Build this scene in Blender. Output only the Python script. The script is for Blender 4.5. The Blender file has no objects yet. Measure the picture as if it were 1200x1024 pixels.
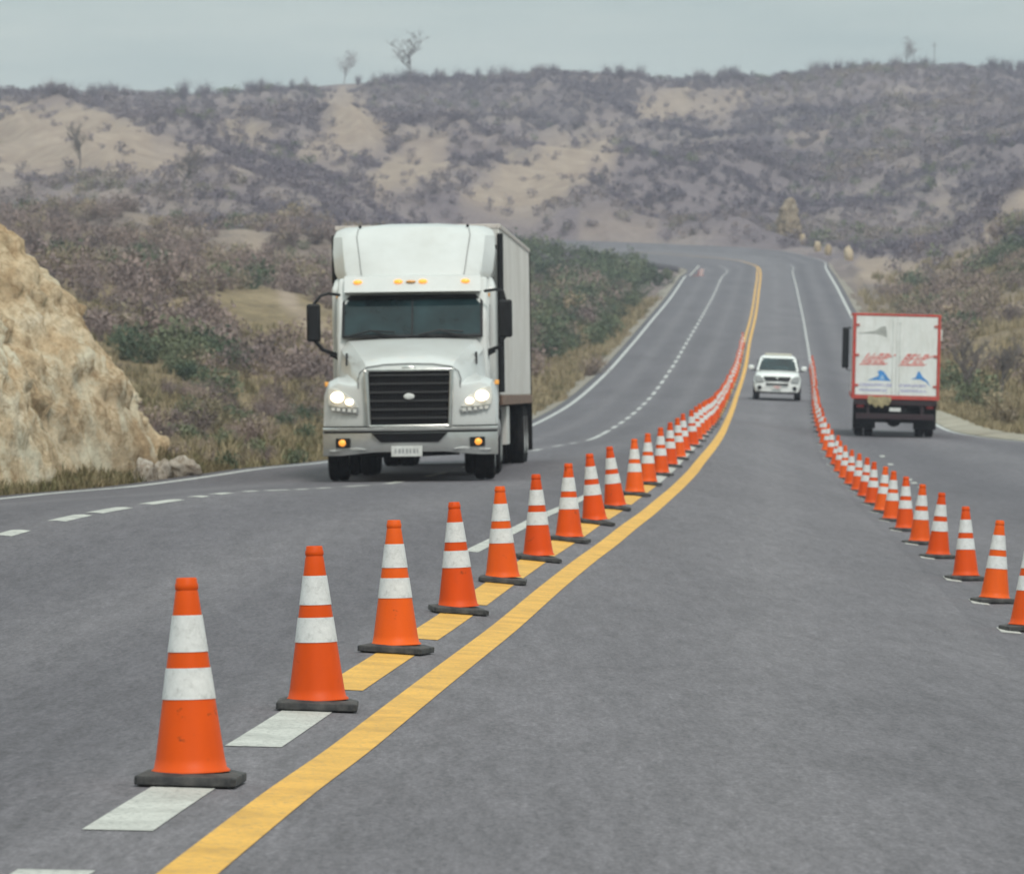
import bpy, bmesh, math, random
import numpy as np
from mathutils import Vector, Matrix, noise as mnoise
from mathutils.kdtree import KDTree
random.seed(7); rng = np.random.default_rng(7)
R = math.radians
scene = bpy.context.scene
COL = scene.collection
F = 6100.0; CZ = 1.35
def W(x, y, D): return Vector(((x-600)/F*D, D, CZ+(470-y)/F*D))

# ------------------------------------------------------------------ materials
def nodes(name):
    m = bpy.data.materials.new(name); m.use_nodes = True
    nt = m.node_tree; b = nt.nodes['Principled BSDF']
    return m, nt, b
def N(nt, t, **kw):
    n = nt.nodes.new(t)
    for k, v in kw.items():
        if k in n.inputs: n.inputs[k].default_value = v
        else: setattr(n, k, v)
    return n
def L(nt, a, b): nt.links.new(a, b)
def c4(c): return (c[0], c[1], c[2], 1.0)
def ramp(nt, fac, stops, mode='LINEAR'):
    r = nt.nodes.new('ShaderNodeValToRGB'); cr = r.color_ramp; cr.interpolation = mode
    while len(cr.elements) < len(stops): cr.elements.new(0.5)
    for e, (p, c) in zip(cr.elements, stops): e.position = p; e.color = c4(c)
    L(nt, fac, r.inputs[0]); return r.outputs[0]
def mixc(nt, fac, a, b, blend='MIX'):
    m = nt.nodes.new('ShaderNodeMix'); m.data_type = 'RGBA'; m.blend_type = blend
    for i, v in ((0, fac), (6, a), (7, b)):
        if isinstance(v, (int, float)): m.inputs[i].default_value = v
        elif isinstance(v, tuple): m.inputs[i].default_value = c4(v)
        else: L(nt, v, m.inputs[i])
    return m.outputs[2]
def objco(nt): return nt.nodes.new('ShaderNodeTexCoord').outputs['Object']
def geoco(nt): return nt.nodes.new('ShaderNodeNewGeometry').outputs['Position']
def noi(nt, co, s, det=4.0, rough=0.55, dim='3D'):
    n = N(nt, 'ShaderNodeTexNoise', Scale=s, Detail=det, Roughness=rough); L(nt, co, n.inputs['Vector']); return n.outputs['Fac']
def mapn(nt, co, sc):
    m = nt.nodes.new('ShaderNodeMapping'); m.inputs['Scale'].default_value = sc; L(nt, co, m.inputs['Vector']); return m.outputs[0]
def bump(nt, b, h, strength=0.3, dist=0.02):
    n = N(nt, 'ShaderNodeBump', Strength=strength, Distance=dist); L(nt, h, n.inputs['Height']); L(nt, n.outputs[0], b.inputs['Normal'])
def simple(name, col, rough=0.5, metal=0.0, var=0.12, scale=6.0, dirt=None, dirtamt=0.0, coat=0.0, bumpy=0.0, spec=0.5):
    m, nt, b = nodes(name); co = objco(nt)
    f = noi(nt, co, scale, 5)
    lo = tuple(max(0, c*(1-var)) for c in col); hi = tuple(min(1, c*(1+var)) for c in col)
    c = ramp(nt, f, [(0.3, lo), (0.7, hi)])
    if dirt:
        f2 = noi(nt, co, scale*0.45, 8, 0.7)
        r2 = ramp(nt, f2, [(0.42, (0, 0, 0)), (0.72, (dirtamt,)*3)])
        c = mixc(nt, r2, c, dirt)
    L(nt, c, b.inputs['Base Color'])
    b.inputs['Roughness'].default_value = rough; b.inputs['Metallic'].default_value = metal
    b.inputs['Specular IOR Level'].default_value = spec
    if coat: b.inputs['Coat Weight'].default_value = coat; b.inputs['Coat Roughness'].default_value = 0.08
    if bumpy: bump(nt, b, f, bumpy, 0.01)
    return m
def emit(name, col, base, strength):
    m, nt, b = nodes(name); b.inputs['Base Color'].default_value = c4(base)
    f = noi(nt, objco(nt), 30, 2)
    c = ramp(nt, f, [(0.2, tuple(x*.85 for x in col)), (0.8, col)])
    L(nt, c, b.inputs['Emission Color']); b.inputs['Emission Strength'].default_value = strength
    b.inputs['Roughness'].default_value = 0.2
    return m
M = {}
def asphalt():
    m, nt, b = nodes('asphalt'); co = geoco(nt)
    at = N(nt, 'ShaderNodeAttribute', attribute_name='track'); 
    f = noi(nt, co, 48, 5, 0.85)
    c = ramp(nt, f, [(0.27, (.064, .059, .067)), (0.50, (.131, .121, .136)), (0.74, (.242, .225, .243))])
    big = noi(nt, mapn(nt, co, (1, .12, 1)), 0.55, 5, 0.6)
    r = ramp(nt, big, [(0.3, (.86, .86, .865)), (0.7, (1.12, 1.12, 1.115))])
    c = mixc(nt, 1.0, c, r, 'MULTIPLY')
    fine = noi(nt, mapn(nt, co, (1, .10, 1)), 9, 6, 0.75)
    r = ramp(nt, fine, [(0.32, (.80, .80, .80)), (0.68, (1.18, 1.18, 1.18))])
    c = mixc(nt, 1.0, c, r, 'MULTIPLY')
    fine = noi(nt, mapn(nt, co, (1, .12, 1)), 42, 3, 0.8)
    r = ramp(nt, fine, [(0.30, (.77, .77, .77)), (0.70, (1.21, 1.21, 1.21))])
    c = mixc(nt, 1.0, c, r, 'MULTIPLY')
    r = ramp(nt, at.outputs['Fac'], [(0.0, (.78, .78, .80)), (1.0, (1.14, 1.14, 1.12))])
    c = mixc(nt, 1.0, c, r, 'MULTIPLY')
    # sparse oil and tar stains with their own outline
    st = noi(nt, mapn(nt, co, (1, .25, 1)), 0.9, 6, 0.65)
    r = ramp(nt, st, [(0.66, (0, 0, 0)), (0.74, (.45, .45, .45))])
    c = mixc(nt, r, c, (.085, .085, .088))
    L(nt, c, b.inputs['Base Color']); b.inputs['Roughness'].default_value = 0.88
    b.inputs['Specular IOR Level'].default_value = 0.35
    bump(nt, b, f, 0.5, 0.006)
    return m
def paintmark(name, col, wear):
    m, nt, b = nodes(name); co = geoco(nt)
    f = noi(nt, co, 40, 5, 0.75); f2 = noi(nt, co, 3.0, 4, 0.6)
    c = ramp(nt, f2, [(0.28, tuple(x*.70 for x in col)), (0.62, col)])
    r = ramp(nt, f, [(0.50, (0, 0, 0)), (0.66, (wear,)*3)])
    c = mixc(nt, r, c, (.12, .12, .12))
    L(nt, c, b.inputs['Base Color']); b.inputs['Roughness'].default_value = 0.7
    return m
M['asphalt'] = asphalt()
M['white_line'] = paintmark('white_line_paint', (.52, .515, .48), .75)
M['white_far'] = paintmark('white_edge_paint', (.55, .55, .54), .5)
M['yellow_line'] = paintmark('yellow_line_paint', (.74, .40, .06), .5)
M['yellow_pale'] = paintmark('worn_yellow_paint', (.60, .40, .12), .7)
def gravel():
    m, nt, b = nodes('gravel_shoulder'); co = geoco(nt)
    f = noi(nt, co, 14, 6, 0.75)
    c = ramp(nt, f, [(0.3, (.15, .128, .10)), (0.5, (.25, .222, .185)), (0.72, (.37, .34, .295))])
    L(nt, c, b.inputs['Base Color']); b.inputs['Roughness'].default_value = 0.95; bump(nt, b, f, 0.8, 0.05); return m
M['gravel'] = gravel()
def ground():
    m, nt, b = nodes('dry_ground'); co = geoco(nt)
    bare = N(nt, 'ShaderNodeAttribute', attribute_name='bare').outputs['Fac']
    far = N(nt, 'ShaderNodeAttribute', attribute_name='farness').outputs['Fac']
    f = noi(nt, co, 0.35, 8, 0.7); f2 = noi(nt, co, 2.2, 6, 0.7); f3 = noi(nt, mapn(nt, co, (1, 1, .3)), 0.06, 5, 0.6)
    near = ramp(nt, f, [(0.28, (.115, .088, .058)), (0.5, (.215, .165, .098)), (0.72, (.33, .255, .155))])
    hill = ramp(nt, f3, [(0.3, (.14, .118, .134)), (0.5, (.19, .158, .168)), (0.7, (.275, .23, .21))])  # far slopes carry the mauve of the haze in their colour
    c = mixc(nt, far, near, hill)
    spk = ramp(nt, f2, [(0.35, (.72, .72, .72)), (0.65, (1.15, 1.15, 1.15))])
    c = mixc(nt, 1.0, c, spk, 'MULTIPLY')
    e = ramp(nt, f, [(0.3, (.25, .19, .155)), (0.5, (.325, .255, .205)), (0.72, (.41, .33, .27))])
    strk = noi(nt, mapn(nt, co, (1.0, .25, .12)), 0.3, 5, .65)
    e = mixc(nt, 1.0, e, ramp(nt, strk, [(0.35, (.92, .91, .90)), (0.65, (1.05, 1.05, 1.04))]), 'MULTIPLY')
    c = mixc(nt, bare, c, e)
    L(nt, c, b.inputs['Base Color']); b.inputs['Roughness'].default_value = 1.0
    b.inputs['Specular IOR Level'].default_value = 0.1
    bump(nt, b, f2, 0.7, 0.15); return m
M['ground'] = ground()
def rock(name, cols, sc=1.0):
    m, nt, b = nodes(name); co = geoco(nt)
    f = noi(nt, mapn(nt, co, (1, .22, .8)), 1.3*sc, 8, 0.70); g = noi(nt, mapn(nt, co, (1, .25, 1)), 7*sc, 6, 0.8)
    c = ramp(nt, f, [(0.26, cols[0]), (0.43, cols[1]), (0.57, cols[2]), (0.72, cols[3])])
    c = mixc(nt, 1.0, c, ramp(nt, g, [(0.32, (.60, .56, .50)), (0.58, (1.12, 1.12, 1.12))]), 'MULTIPLY')
    w = noi(nt, mapn(nt, co, (1, .3, .6)), 1.1*sc, 7, .72)
    c = mixc(nt, ramp(nt, w, [(0.52, (0, 0, 0)), (0.64, (.75,)*3)]), c, tuple(min(.70, x*1.12) for x in cols[3]))
    v = N(nt, 'ShaderNodeTexVoronoi', Scale=1.7*sc, feature='DISTANCE_TO_EDGE')
    wv = nt.nodes.new('ShaderNodeVectorMath'); wv.operation = 'ADD'
    nn = N(nt, 'ShaderNodeTexNoise', Scale=1.5); L(nt, co, nn.inputs['Vector']); L(nt, mapn(nt, co, (1, .22, .7)), wv.inputs[0]); L(nt, nn.outputs['Color'], wv.inputs[1]); L(nt, wv.outputs[0], v.inputs['Vector'])
    crk = ramp(nt, v.outputs['Distance'], [(0.0, (.62, .54, .46)), (0.05, (1, 1, 1))])
    c = mixc(nt, 0.75, c, crk, 'MULTIPLY')
    L(nt, c, b.inputs['Base Color']); b.inputs['Roughness'].default_value = 0.95
    b.inputs['Specular IOR Level'].default_value = 0.15
    bump(nt, b, g, 0.9, 0.06); return m
M['rock_cut'] = rock('ochre_rock', [(.33, .215, .12), (.48, .35, .22), (.58, .465, .325), (.67, .59, .47)])
M['boulder'] = rock('pale_rock', [(.24, .20, .16), (.36, .31, .26), (.46, .41, .36), (.52, .48, .43)], 2.0)
M['yellow_stone'] = rock('yellow_rock', [(.30, .225, .14), (.40, .31, .20), (.47, .38, .26), (.52, .44, .33)], .8)
M['spire'] = rock('tan_rock', [(.14, .11, .085), (.20, .16, .12), (.26, .21, .155), (.31, .26, .20)], .5)
def foliage(name, stops, mode):
    m, nt, b = nodes(name)
    if mode == 'obj': t = nt.nodes.new('ShaderNodeObjectInfo').outputs['Random']
    else: t = N(nt, 'ShaderNodeAttribute', attribute_name='tint').outputs['Fac']
    c = ramp(nt, t, stops)
    isl = nt.nodes.new('ShaderNodeNewGeometry').outputs['Random Per Island']; v = .12 if name.startswith('hill') else .3
    c = mixc(nt, 1.0, c, ramp(nt, isl, [(0.0, (1-v,)*3), (1.0, (1+v,)*3)]), 'MULTIPLY')
    L(nt, c, b.inputs['Base Color']); b.inputs['Roughness'].default_value = 0.9
    b.inputs['Specular IOR Level'].default_value = 0.12
    return m
DRY = [(0.0, (.135, .105, .102)), (0.35, (.205, .158, .150)), (0.62, (.275, .208, .185)), (0.85, (.22, .19, .125)), (1.0, (.35, .275, .19))]
GRN = [(0.0, (.055, .080, .055)), (0.5, (.10, .126, .078)), (1.0, (.175, .185, .115))]
HIL = [(0.0, (.110, .096, .125)), (0.35, (.160, .138, .168)), (0.65, (.215, .184, .203)), (0.82, (.26, .21, .19)), (0.9, (.165, .165, .125)), (1.0, (.31, .26, .205))]  # mauve of the distance haze is mixed into these twig colours
GRS = [(0.0, (.11, .11, .052)), (0.4, (.20, .165, .095)), (0.8, (.31, .25, .155)), (1.0, (.39, .32, .21))]
M['dry_o'] = foliage('dry_twigs', DRY, 'obj'); M['grn_o'] = foliage('olive_leaves', GRN, 'obj')
M['dry_s'] = foliage('scrub_twigs', DRY, 'att'); M['grn_s'] = foliage('scrub_leaves', GRN, 'att')
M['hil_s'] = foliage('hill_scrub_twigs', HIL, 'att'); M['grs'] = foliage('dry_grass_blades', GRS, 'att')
M['bark_hazed'] = simple('hazed_grey_bark', (.27, .245, .25), .95, var=.25, scale=12)  # bark lightened to imitate distance haze on the skyline trees
M['bark'] = simple('grey_bark', (.15, .13, .125), .95, var=.3, scale=12)

# ------------------------------------------------------------------ mesh helpers
class MB:
    def __init__(s): s.v = []; s.f = []; s.mi = []; s.cur = 0
    def add(s, vs, fs):
        o = len(s.v); s.v += [tuple(v) for v in vs]; s.f += [tuple(i+o for i in f) for f in fs]; s.mi += [s.cur]*len(fs); return s
    def box(s, x0, x1, y0, y1, z0, z1):
        return s.add([(x0,y0,z0),(x1,y0,z0),(x1,y1,z0),(x0,y1,z0),(x0,y0,z1),(x1,y0,z1),(x1,y1,z1),(x0,y1,z1)],
                     [(0,3,2,1),(4,5,6,7),(0,1,5,4),(1,2,6,5),(2,3,7,6),(3,0,4,7)])
    def prism_xz(s, poly, y0, y1, yf=None):
        n = len(poly); yf = yf or (lambda x, z: 0)
        return s.add([(x, y0+yf(x, z), z) for x, z in poly]+[(x, y1+yf(x, z), z) for x, z in poly],
                     [tuple(range(n)), tuple(range(2*n-1, n-1, -1))]+[(i, i+n, (i+1) % n+n, (i+1) % n) for i in range(n)])
    def prism_yz(s, poly, x0, x1):
        n = len(poly)
        return s.add([(x0, y, z) for y, z in poly]+[(x1, y, z) for y, z in poly],
                     [tuple(range(n)), tuple(range(2*n-1, n-1, -1))]+[(i, i+n, (i+1) % n+n, (i+1) % n) for i in range(n)])
    def loft(s, rings, closed=True, cap=True):
        n = len(rings[0]); vs = [p for r in rings for p in r]; fs = []
        m = n if closed else n-1
        for k in range(len(rings)-1):
            for i in range(m):
                j = (i+1) % n; fs.append((k*n+i, k*n+j, (k+1)*n+j, (k+1)*n+i))
        if cap and closed: fs += [tuple(range(n-1, -1, -1)), tuple(range((len(rings)-1)*n, len(rings)*n))]
        return s.add(vs, fs)
    def tube(s, path, r, n=8, r1=None):
        path = [Vector(p) for p in path]; rings = []
        for k, p in enumerate(path):
            d = (path[min(k+1, len(path)-1)]-path[max(k-1, 0)]).normalized()
            u = d.cross(Vector((0, 0, 1)) if abs(d.z) < .9 else Vector((1, 0, 0))).normalized(); w = d.cross(u)
            rr = r if r1 is None else r+(r1-r)*k/(len(path)-1)
            rings.append([p+(u*math.cos(a)+w*math.sin(a))*rr for a in (2*math.pi*i/n for i in range(n))])
        return s.loft(rings)
    def lathe(s, prof, n=24, axis='z', c=(0, 0, 0), cap=True):
        rings = []
        for r, h in prof:
            ring = []
            for i in range(n):
                a = 2*math.pi*i/n; u, w = r*math.cos(a), r*math.sin(a)
                p = {'z': (u, w, h), 'x': (h, u, w), 'y': (u, h, w)}[axis]
                ring.append((p[0]+c[0], p[1]+c[1], p[2]+c[2]))
            rings.append(ring)
        return s.loft(rings, True, cap)
    def ell(s, c, rx, ry, rz, n=14, m=8):
        prof = [(math.sin(math.pi*k/m) if 0 < k < m else 0.02, -math.cos(math.pi*k/m)) for k in range(m+1)]
        rings = [[(c[0]+rx*r*math.cos(2*math.pi*i/n), c[1]+ry*r*math.sin(2*math.pi*i/n), c[2]+rz*h) for i in range(n)] for r, h in prof]
        return s.loft(rings)
    def mesh(s, name, mats, ang=35):
        me = bpy.data.meshes.new(name); me.from_pydata(s.v, [], s.f); me.update()
        bm = bmesh.new(); bm.from_mesh(me); bmesh.ops.recalc_face_normals(bm, faces=bm.faces); bm.to_mesh(me); bm.free()
        for m in (mats if isinstance(mats, (list, tuple)) else [mats]): me.materials.append(m)
        if isinstance(mats, (list, tuple)): me.polygons.foreach_set('material_index', s.mi)
        me.polygons.foreach_set('use_smooth', [True]*len(me.polygons))
        me.set_sharp_from_angle(angle=R(ang)); return me
    def build(s, name, mats, parent=None, bev=0.0, ang=35, label=None, seg=2):
        o = bpy.data.objects.new(name, s.mesh(name, mats, ang)); COL.objects.link(o)
        if parent: o.parent = parent
        if bev:
            b = o.modifiers.new('edge', 'BEVEL'); b.width = bev; b.segments = seg; b.limit_method = 'ANGLE'; b.angle_limit = R(40); b.harden_normals = False
        if label: o['label'] = label
        return o
def empty(name, label, cat, group=None, loc=(0, 0, 0)):
    o = bpy.data.objects.new(name, None); COL.objects.link(o); o.location = loc; o.empty_display_size = .2
    o['label'] = label; o['category'] = cat
    if group: o['group'] = group
    return o
def tag(o, label, cat, group=None):
    o['label'] = label; o['category'] = cat
    if group: o['group'] = group
    return o
def structure(o): o['kind'] = 'structure'; return o
def rawmesh(name, V, Fc, mat, smooth=False, attrs=None):
    """V (n,3) and faces (m,k) numpy -> linked object"""
    me = bpy.data.meshes.new(name); V = np.asarray(V, np.float32); Fc = np.asarray(Fc, np.int32); k = Fc.shape[1]
    me.vertices.add(len(V)); me.vertices.foreach_set('co', V.ravel())
    me.loops.add(Fc.size); me.loops.foreach_set('vertex_index', Fc.ravel())
    me.polygons.add(len(Fc)); me.polygons.foreach_set('loop_start', np.arange(0, Fc.size, k, dtype=np.int32))
    me.polygons.foreach_set('loop_total', np.full(len(Fc), k, np.int32))
    me.polygons.foreach_set('use_smooth', np.full(len(Fc), smooth))
    for n, a in (attrs or {}).items():
        at = me.attributes.new(n, 'FLOAT', 'POINT'); at.data.foreach_set('value', np.asarray(a, np.float32))
    me.update(calc_edges=True); me.materials.append(mat)
    o = bpy.data.objects.new(name, me); COL.objects.link(o); return o

# ------------------------------------------------------------------ interpolation and noise
def pchip(tab):
    xs = np.array([p[0] for p in tab], float); ys = np.array([p[1] for p in tab], float)
    h = np.diff(xs); d = np.diff(ys)/h; m = np.zeros(len(xs))
    for i in range(1, len(xs)-1):
        if d[i-1]*d[i] > 0:
            w1, w2 = 2*h[i]+h[i-1], h[i]+2*h[i-1]; m[i] = (w1+w2)/(w1/d[i-1]+w2/d[i])
    m[0], m[-1] = d[0], d[-1]
    def f(x):
        x = np.clip(np.asarray(x, float), xs[0], xs[-1]); i = np.clip(np.searchsorted(xs, x)-1, 0, len(h)-1)
        t = (x-xs[i])/h[i]; t2, t3 = t*t, t*t*t
        return (2*t3-3*t2+1)*ys[i]+(t3-2*t2+t)*h[i]*m[i]+(-2*t3+3*t2)*ys[i+1]+(t3-t2)*h[i]*m[i+1]
    return f
_perm = rng.permutation(256); _perm = np.concatenate([_perm, _perm]); _g = rng.uniform(0, 2*np.pi, 256)
def perlin(x, y):
    xi = np.floor(x).astype(int); yi = np.floor(y).astype(int); xf, yf = x-xi, y-yi
    u = xf*xf*xf*(xf*(xf*6-15)+10); v = yf*yf*yf*(yf*(yf*6-15)+10)
    def g(ix, iy, dx, dy):
        a = _g[_perm[(_perm[ix & 255]+iy) & 255]]; return np.cos(a)*dx+np.sin(a)*dy
    a = g(xi, yi, xf, yf); b = g(xi+1, yi, xf-1, yf); c = g(xi, yi+1, xf, yf-1); d = g(xi+1, yi+1, xf-1, yf-1)
    return (a+(b-a)*u)+((c+(d-c)*u)-(a+(b-a)*u))*v
def fbm(x, y, o=4, gain=.5):
    s = 0; a = 1.0
    for k in range(o): s = s+a*perlin(x*2**k+17.3*k, y*2**k-9.1*k); a *= gain
    return s
sstep = lambda a, b, x: (lambda t: t*t*(3-2*t))(np.clip((x-a)/(b-a), 0, 1))
HAZE = 0.00031; EXPO = 0.47
# ------------------------------------------------------------------ the road as a family of longitudinal lines
crX = pchip([(6,-1.72),(14.65,-1.29),(19.9,-1.02),(25.1,-.765),(29.9,-.52),(37.4,-.14),(43.2,.195),(50.5,.66),(63.2,1.395),(72.5,1.915),(78,2.23),(84,2.56),(90,2.87),(97,3.24),(104,3.62),(120,4.43),(147,5.70),(180,7.28),(204,8.44),(220,9.25),(258,11.2),(305,13.55),(371,17.0),(440,20.5)])
crY = pchip([(18,918),(22.8,831),(28.1,765),(33.6,718),(38.6,683),(43.2,656),(48,633),(53,613),(59.5,596),(66,580.5),(72.5,568),(78,557),(84,547),(90,538),(97,529),(104,520.5),(120,507),(147,493),(180,476),(204,463),(220,454),(258,430),(305,401),(371,369),(440,340)])
llW = pchip([(6,3.75),(80,3.7),(97,3.58),(120,3.4),(147,3.3),(204,3.3),(258,3.33),(371,3.33),(440,3.3)])
llZ = pchip([(6,.05),(22,.10),(33,.26),(43,.38),(53,.31),(66,.11),(78,-.06),(90,-.13),(104,-.2),(120,-.31),(147,-.46),(180,-.43),(204,-.38),(258,-.12),(305,-.05),(371,.12),(440,-.1)])
leW = pchip([(6,7.4),(84,7.3),(104,7.1),(147,6.8),(204,6.7),(440,6.65)])
leZ = pchip([(6,.1),(22,.15),(33,.24),(43,.3),(55,.12),(66,.03),(78,-.09),(90,-.17),(104,-.33),(120,-.45),(147,-.58),(180,-.72),(204,-.7),(258,-.46),(305,-.3),(371,.05),(440,0)])
rrX = pchip([(6,2.3),(18,2.85),(38,3.75),(45,4.15),(56.6,4.63),(68.5,5.15),(81.5,5.745),(94,6.318),(106.5,6.87),(119.5,7.44),(132,8.0),(147,8.75),(180,10.5),(204,11.87),(225,13.04),(258,14.83),(305,17.3),(371,20.7),(440,24.1)])
rrY = pchip([(38,741),(45,707),(56.6,655),(68.5,622),(81.5,599),(94,581),(106.5,566),(119.5,549),(132,531),(147,511),(180,482),(204,466),(225,450),(258,430),(305,401),(371,369),(440,340)])
reX = pchip([(6,13),(45,15),(100,16.2),(120,16.0),(132,15.4),(144,14.2),(150,13.55),(157,13.2),(165,13.3),(180,14.0),(204,15.3),(258,18.25),(305,20.7),(371,24.1),(440,27.5)])
reZ = pchip([(6,-1.45),(45,-1.7),(100,-1.5),(120,-1.3),(144,-1.13),(157,-.9),(165,-.66),(180,-.36),(204,.14),(258,1.72),(305,3.5),(371,6.25),(440,9.55)])
def zf(yt, t): return (470-yt(np.maximum(t, 0)))/F
BEND = {  # t: for LE, LL, CR, RR, RE (image x, image y, distance)
 482: [(802,325,482),(846,325,482),(886.5,322,482),(929,320,482),(968,315,484)],
 503: [(808,317,494),(852,316.5,500),(885,312,506),(927,311,512),(963,305,520)],
 522: [(797,313,500),(841,310.5,510),(870,306.5,522),(914,304,534),(938,298,548)],
 546: [(770,309,505),(792,305,517),(818,300.5,531),(853,297,546),(888,291.5,563)],
 572: [(725,306,510),(737,301.5,522),(752,296.5,538),(773,292.5,554),(803,287,573)],
 602: [(650,303,513),(652,299,525),(655,294,542),(675,289,558),(703,283,580)],
 640: [(540,301,516),(540,297,528),(540,291,545),(550,286,561),(575,280,585)]}
def base_line(k, t):
    X, Yt = crX(t), crY
    zc = CZ+np.where(t < 18, -1.326-(18-t)*.001, (470-crY(t))/F*t)
    if k == 2: return X, zc
    if k == 1: return X-llW(t), zc+llZ(t)
    if k == 0: return X-leW(t), zc+leZ(t)
    if k == 3: return rrX(t), CZ+np.where(t < 38, -1.69+.30*(1-np.clip((t-12)/26, 0, 1)**2*(3-2*np.clip((t-12)/26, 0, 1))), (470-rrY(t))/F*t)
    if k == 4: return reX(t), CZ+reZ(t)
TT = np.concatenate([np.arange(6, 120, .5), np.arange(120, 440, 1.0), np.arange(440, 640.5, .5)])
KN = [t for t in (380., 400., 420., 440.)]
LINES = []
for k in range(5):
    t0 = TT[TT <= 440]; X, Z = base_line(k, t0); P0 = np.stack([X, t0, Z], 1)
    tb = list(KN); pb = [np.array([float(a) for a in (lambda xz: (xz[0], t, xz[1]))(base_line(k, np.array(t)))]) for t in KN]
    for t in sorted(BEND): tb.append(t); pb.append(np.array(W(*BEND[t][k])))
    pb = np.array(pb); fs = [pchip(list(zip(tb, pb[:, c]))) for c in range(3)]
    t1 = TT[TT > 440]; P1 = np.stack([f(t1) for f in fs], 1)
    # smooth the seam and the profile a little
    P = np.concatenate([P0, P1]); ker = np.array([1, 2, 3, 4, 3, 2, 1.])/16
    Z = np.convolve(np.pad(P[:, 2], 3, mode='edge'), ker, 'valid'); Z[:3] = P[:3, 2]; Z[-3:] = P[-3:, 2]; P[:, 2] = Z
    LINES.append(P)
LE, LL, CR, RR, RE = LINES
def outward(A, B, d, dz):
    v = B-A; v = v/np.linalg.norm(v[:, :2], axis=1, keepdims=True); P = B+v*d; P[:, 2] = B[:, 2]+dz; return P
LO = outward(LL, LE, .45, -.01); RO = outward(RR, RE, .5, -.01)
ALL = [LO, LE, LL, CR, RR, RE, RO]
def S(ti, q):
    """road surface at fractional station index ti and line coordinate q (0 LO .. 6 RO)"""
    i = int(min(max(ti, 0), len(TT)-1.001)); f = ti-i; j = int(min(max(q, 0), 5.999)); g = q-j
    a = ALL[j][i]*(1-f)+ALL[j][i+1]*f; b = ALL[j+1][i]*(1-f)+ALL[j+1][i+1]*f
    return a*(1-g)+b*g
def tidx(t): return float(np.interp(t, TT, np.arange(len(TT))))
def qoff(t, m):
    i = int(round(tidx(t))); 
    w = np.linalg.norm(RR[i]-CR[i]) if m >= 0 else np.linalg.norm(CR[i]-LL[i])
    return 3+m/w
def road_z(X, Y):
    i = tidx(Y); xs = [S(i, q)[0] for q in range(7)]; q = float(np.interp(X, xs, range(7))); return float(S(i, q)[2])
subs = [1, 6, 6, 6, 12, 1]
qs = []
for j, n in enumerate(subs): qs += [j+k/n for k in range(n)]
qs += [6.0, 3.90, 3.906]; qs = np.array(sorted(qs))
cols = []
for q in qs:
    j = int(min(q, 5.999)); g = q-j; cols.append(ALL[j]*(1-g)+ALL[j+1]*g)
G = np.stack(cols, 1)                        # (station, column, 3)
nS, nC = G.shape[:2]
# skirts on both sides so the paved edge has thickness
skL = G[:, :1].copy(); skL[:, :, 0] -= .02; skL[:, :, 2] -= .5
skR = G[:, -1:].copy(); skR[:, :, 0] += .02; skR[:, :, 2] -= .5
G2 = np.concatenate([skL, G, skR], 1); n2 = nC+2
idx = np.arange(nS*n2).reshape(nS, n2)
faces = np.stack([idx[:-1, :-1], idx[:-1, 1:], idx[1:, 1:], idx[1:, :-1]], -1).reshape(-1, 4)
# wheel-path polish: a real change of the surface along the lanes
fr = np.concatenate([[0], qs % 1.0, [0]]); lane = np.concatenate([[0], qs, [6]])
trk = np.where((lane > 1) & (lane < 5), .5+.5*np.cos((fr-.5)*4*np.pi), .3)*np.where(lane > 5, .4, 1)
trk = np.where((lane >= 3) & (lane < 3.903), .60+.40*trk, trk*.72)
trk = np.tile(trk, (nS, 1)).ravel()
road = structure(rawmesh('road', G2.reshape(-1, 3), faces, M['asphalt'], True, {'track': trk}))

def strip(mb, t0, t1, m0, m1, line=None, h=.0028, step=.5):
    """marking strip: m0..m1 metres right of the given line (line index in ALL)"""
    ts = list(np.arange(t0, t1, step))+[t1]; vs = []; ms = (m0, -1e-6, 0.0, m1) if m0 < 0 < m1 else (m0, m1)
    for t in ts:
        i = tidx(t); ii = int(round(i))
        for m in ms:
            j = line if m >= 0 else line-1
            w = np.linalg.norm(ALL[j+1][ii]-ALL[j][ii]); p = S(i, line+m/w); vs.append((p[0], p[1], p[2]+h))
    n = len(ts); c = len(ms); mb.add(vs, [(c*k+j, c*k+j+1, c*k+c+j+1, c*k+c+j) for k in range(n-1) for j in range(c-1)])
yl = MB(); wl = MB(); el = MB(); yp = MB()
strip(yl, 6.5, 575, .285, .455, 3)                                   # solid yellow
strip(yl, 150, 575, -.02, .13, 3)                                   # its twin farther up
for k, (a, b) in enumerate([(10.5, 14.75), (16.1, 18.5), (20.25, 23.2)]): strip(wl, a, b, -.115, .105, 3)
cone_t = [18.05, 22.8, 28.1, 33.5, 38.6, 43.1, 47.8, 52.9, 59.2, 66, 72.4, 78]
while cone_t[-1] < 300: cone_t.append(cone_t[-1]+6.0)
for k in range(2, len(cone_t)):
    t = cone_t[k]
    if t > 149: break
    strip(yl if k < 11 else wl if k < 24 else yp, t-(3.7 if k < 8 else 4.2), t+.4, -.11, .10, 3)
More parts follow.
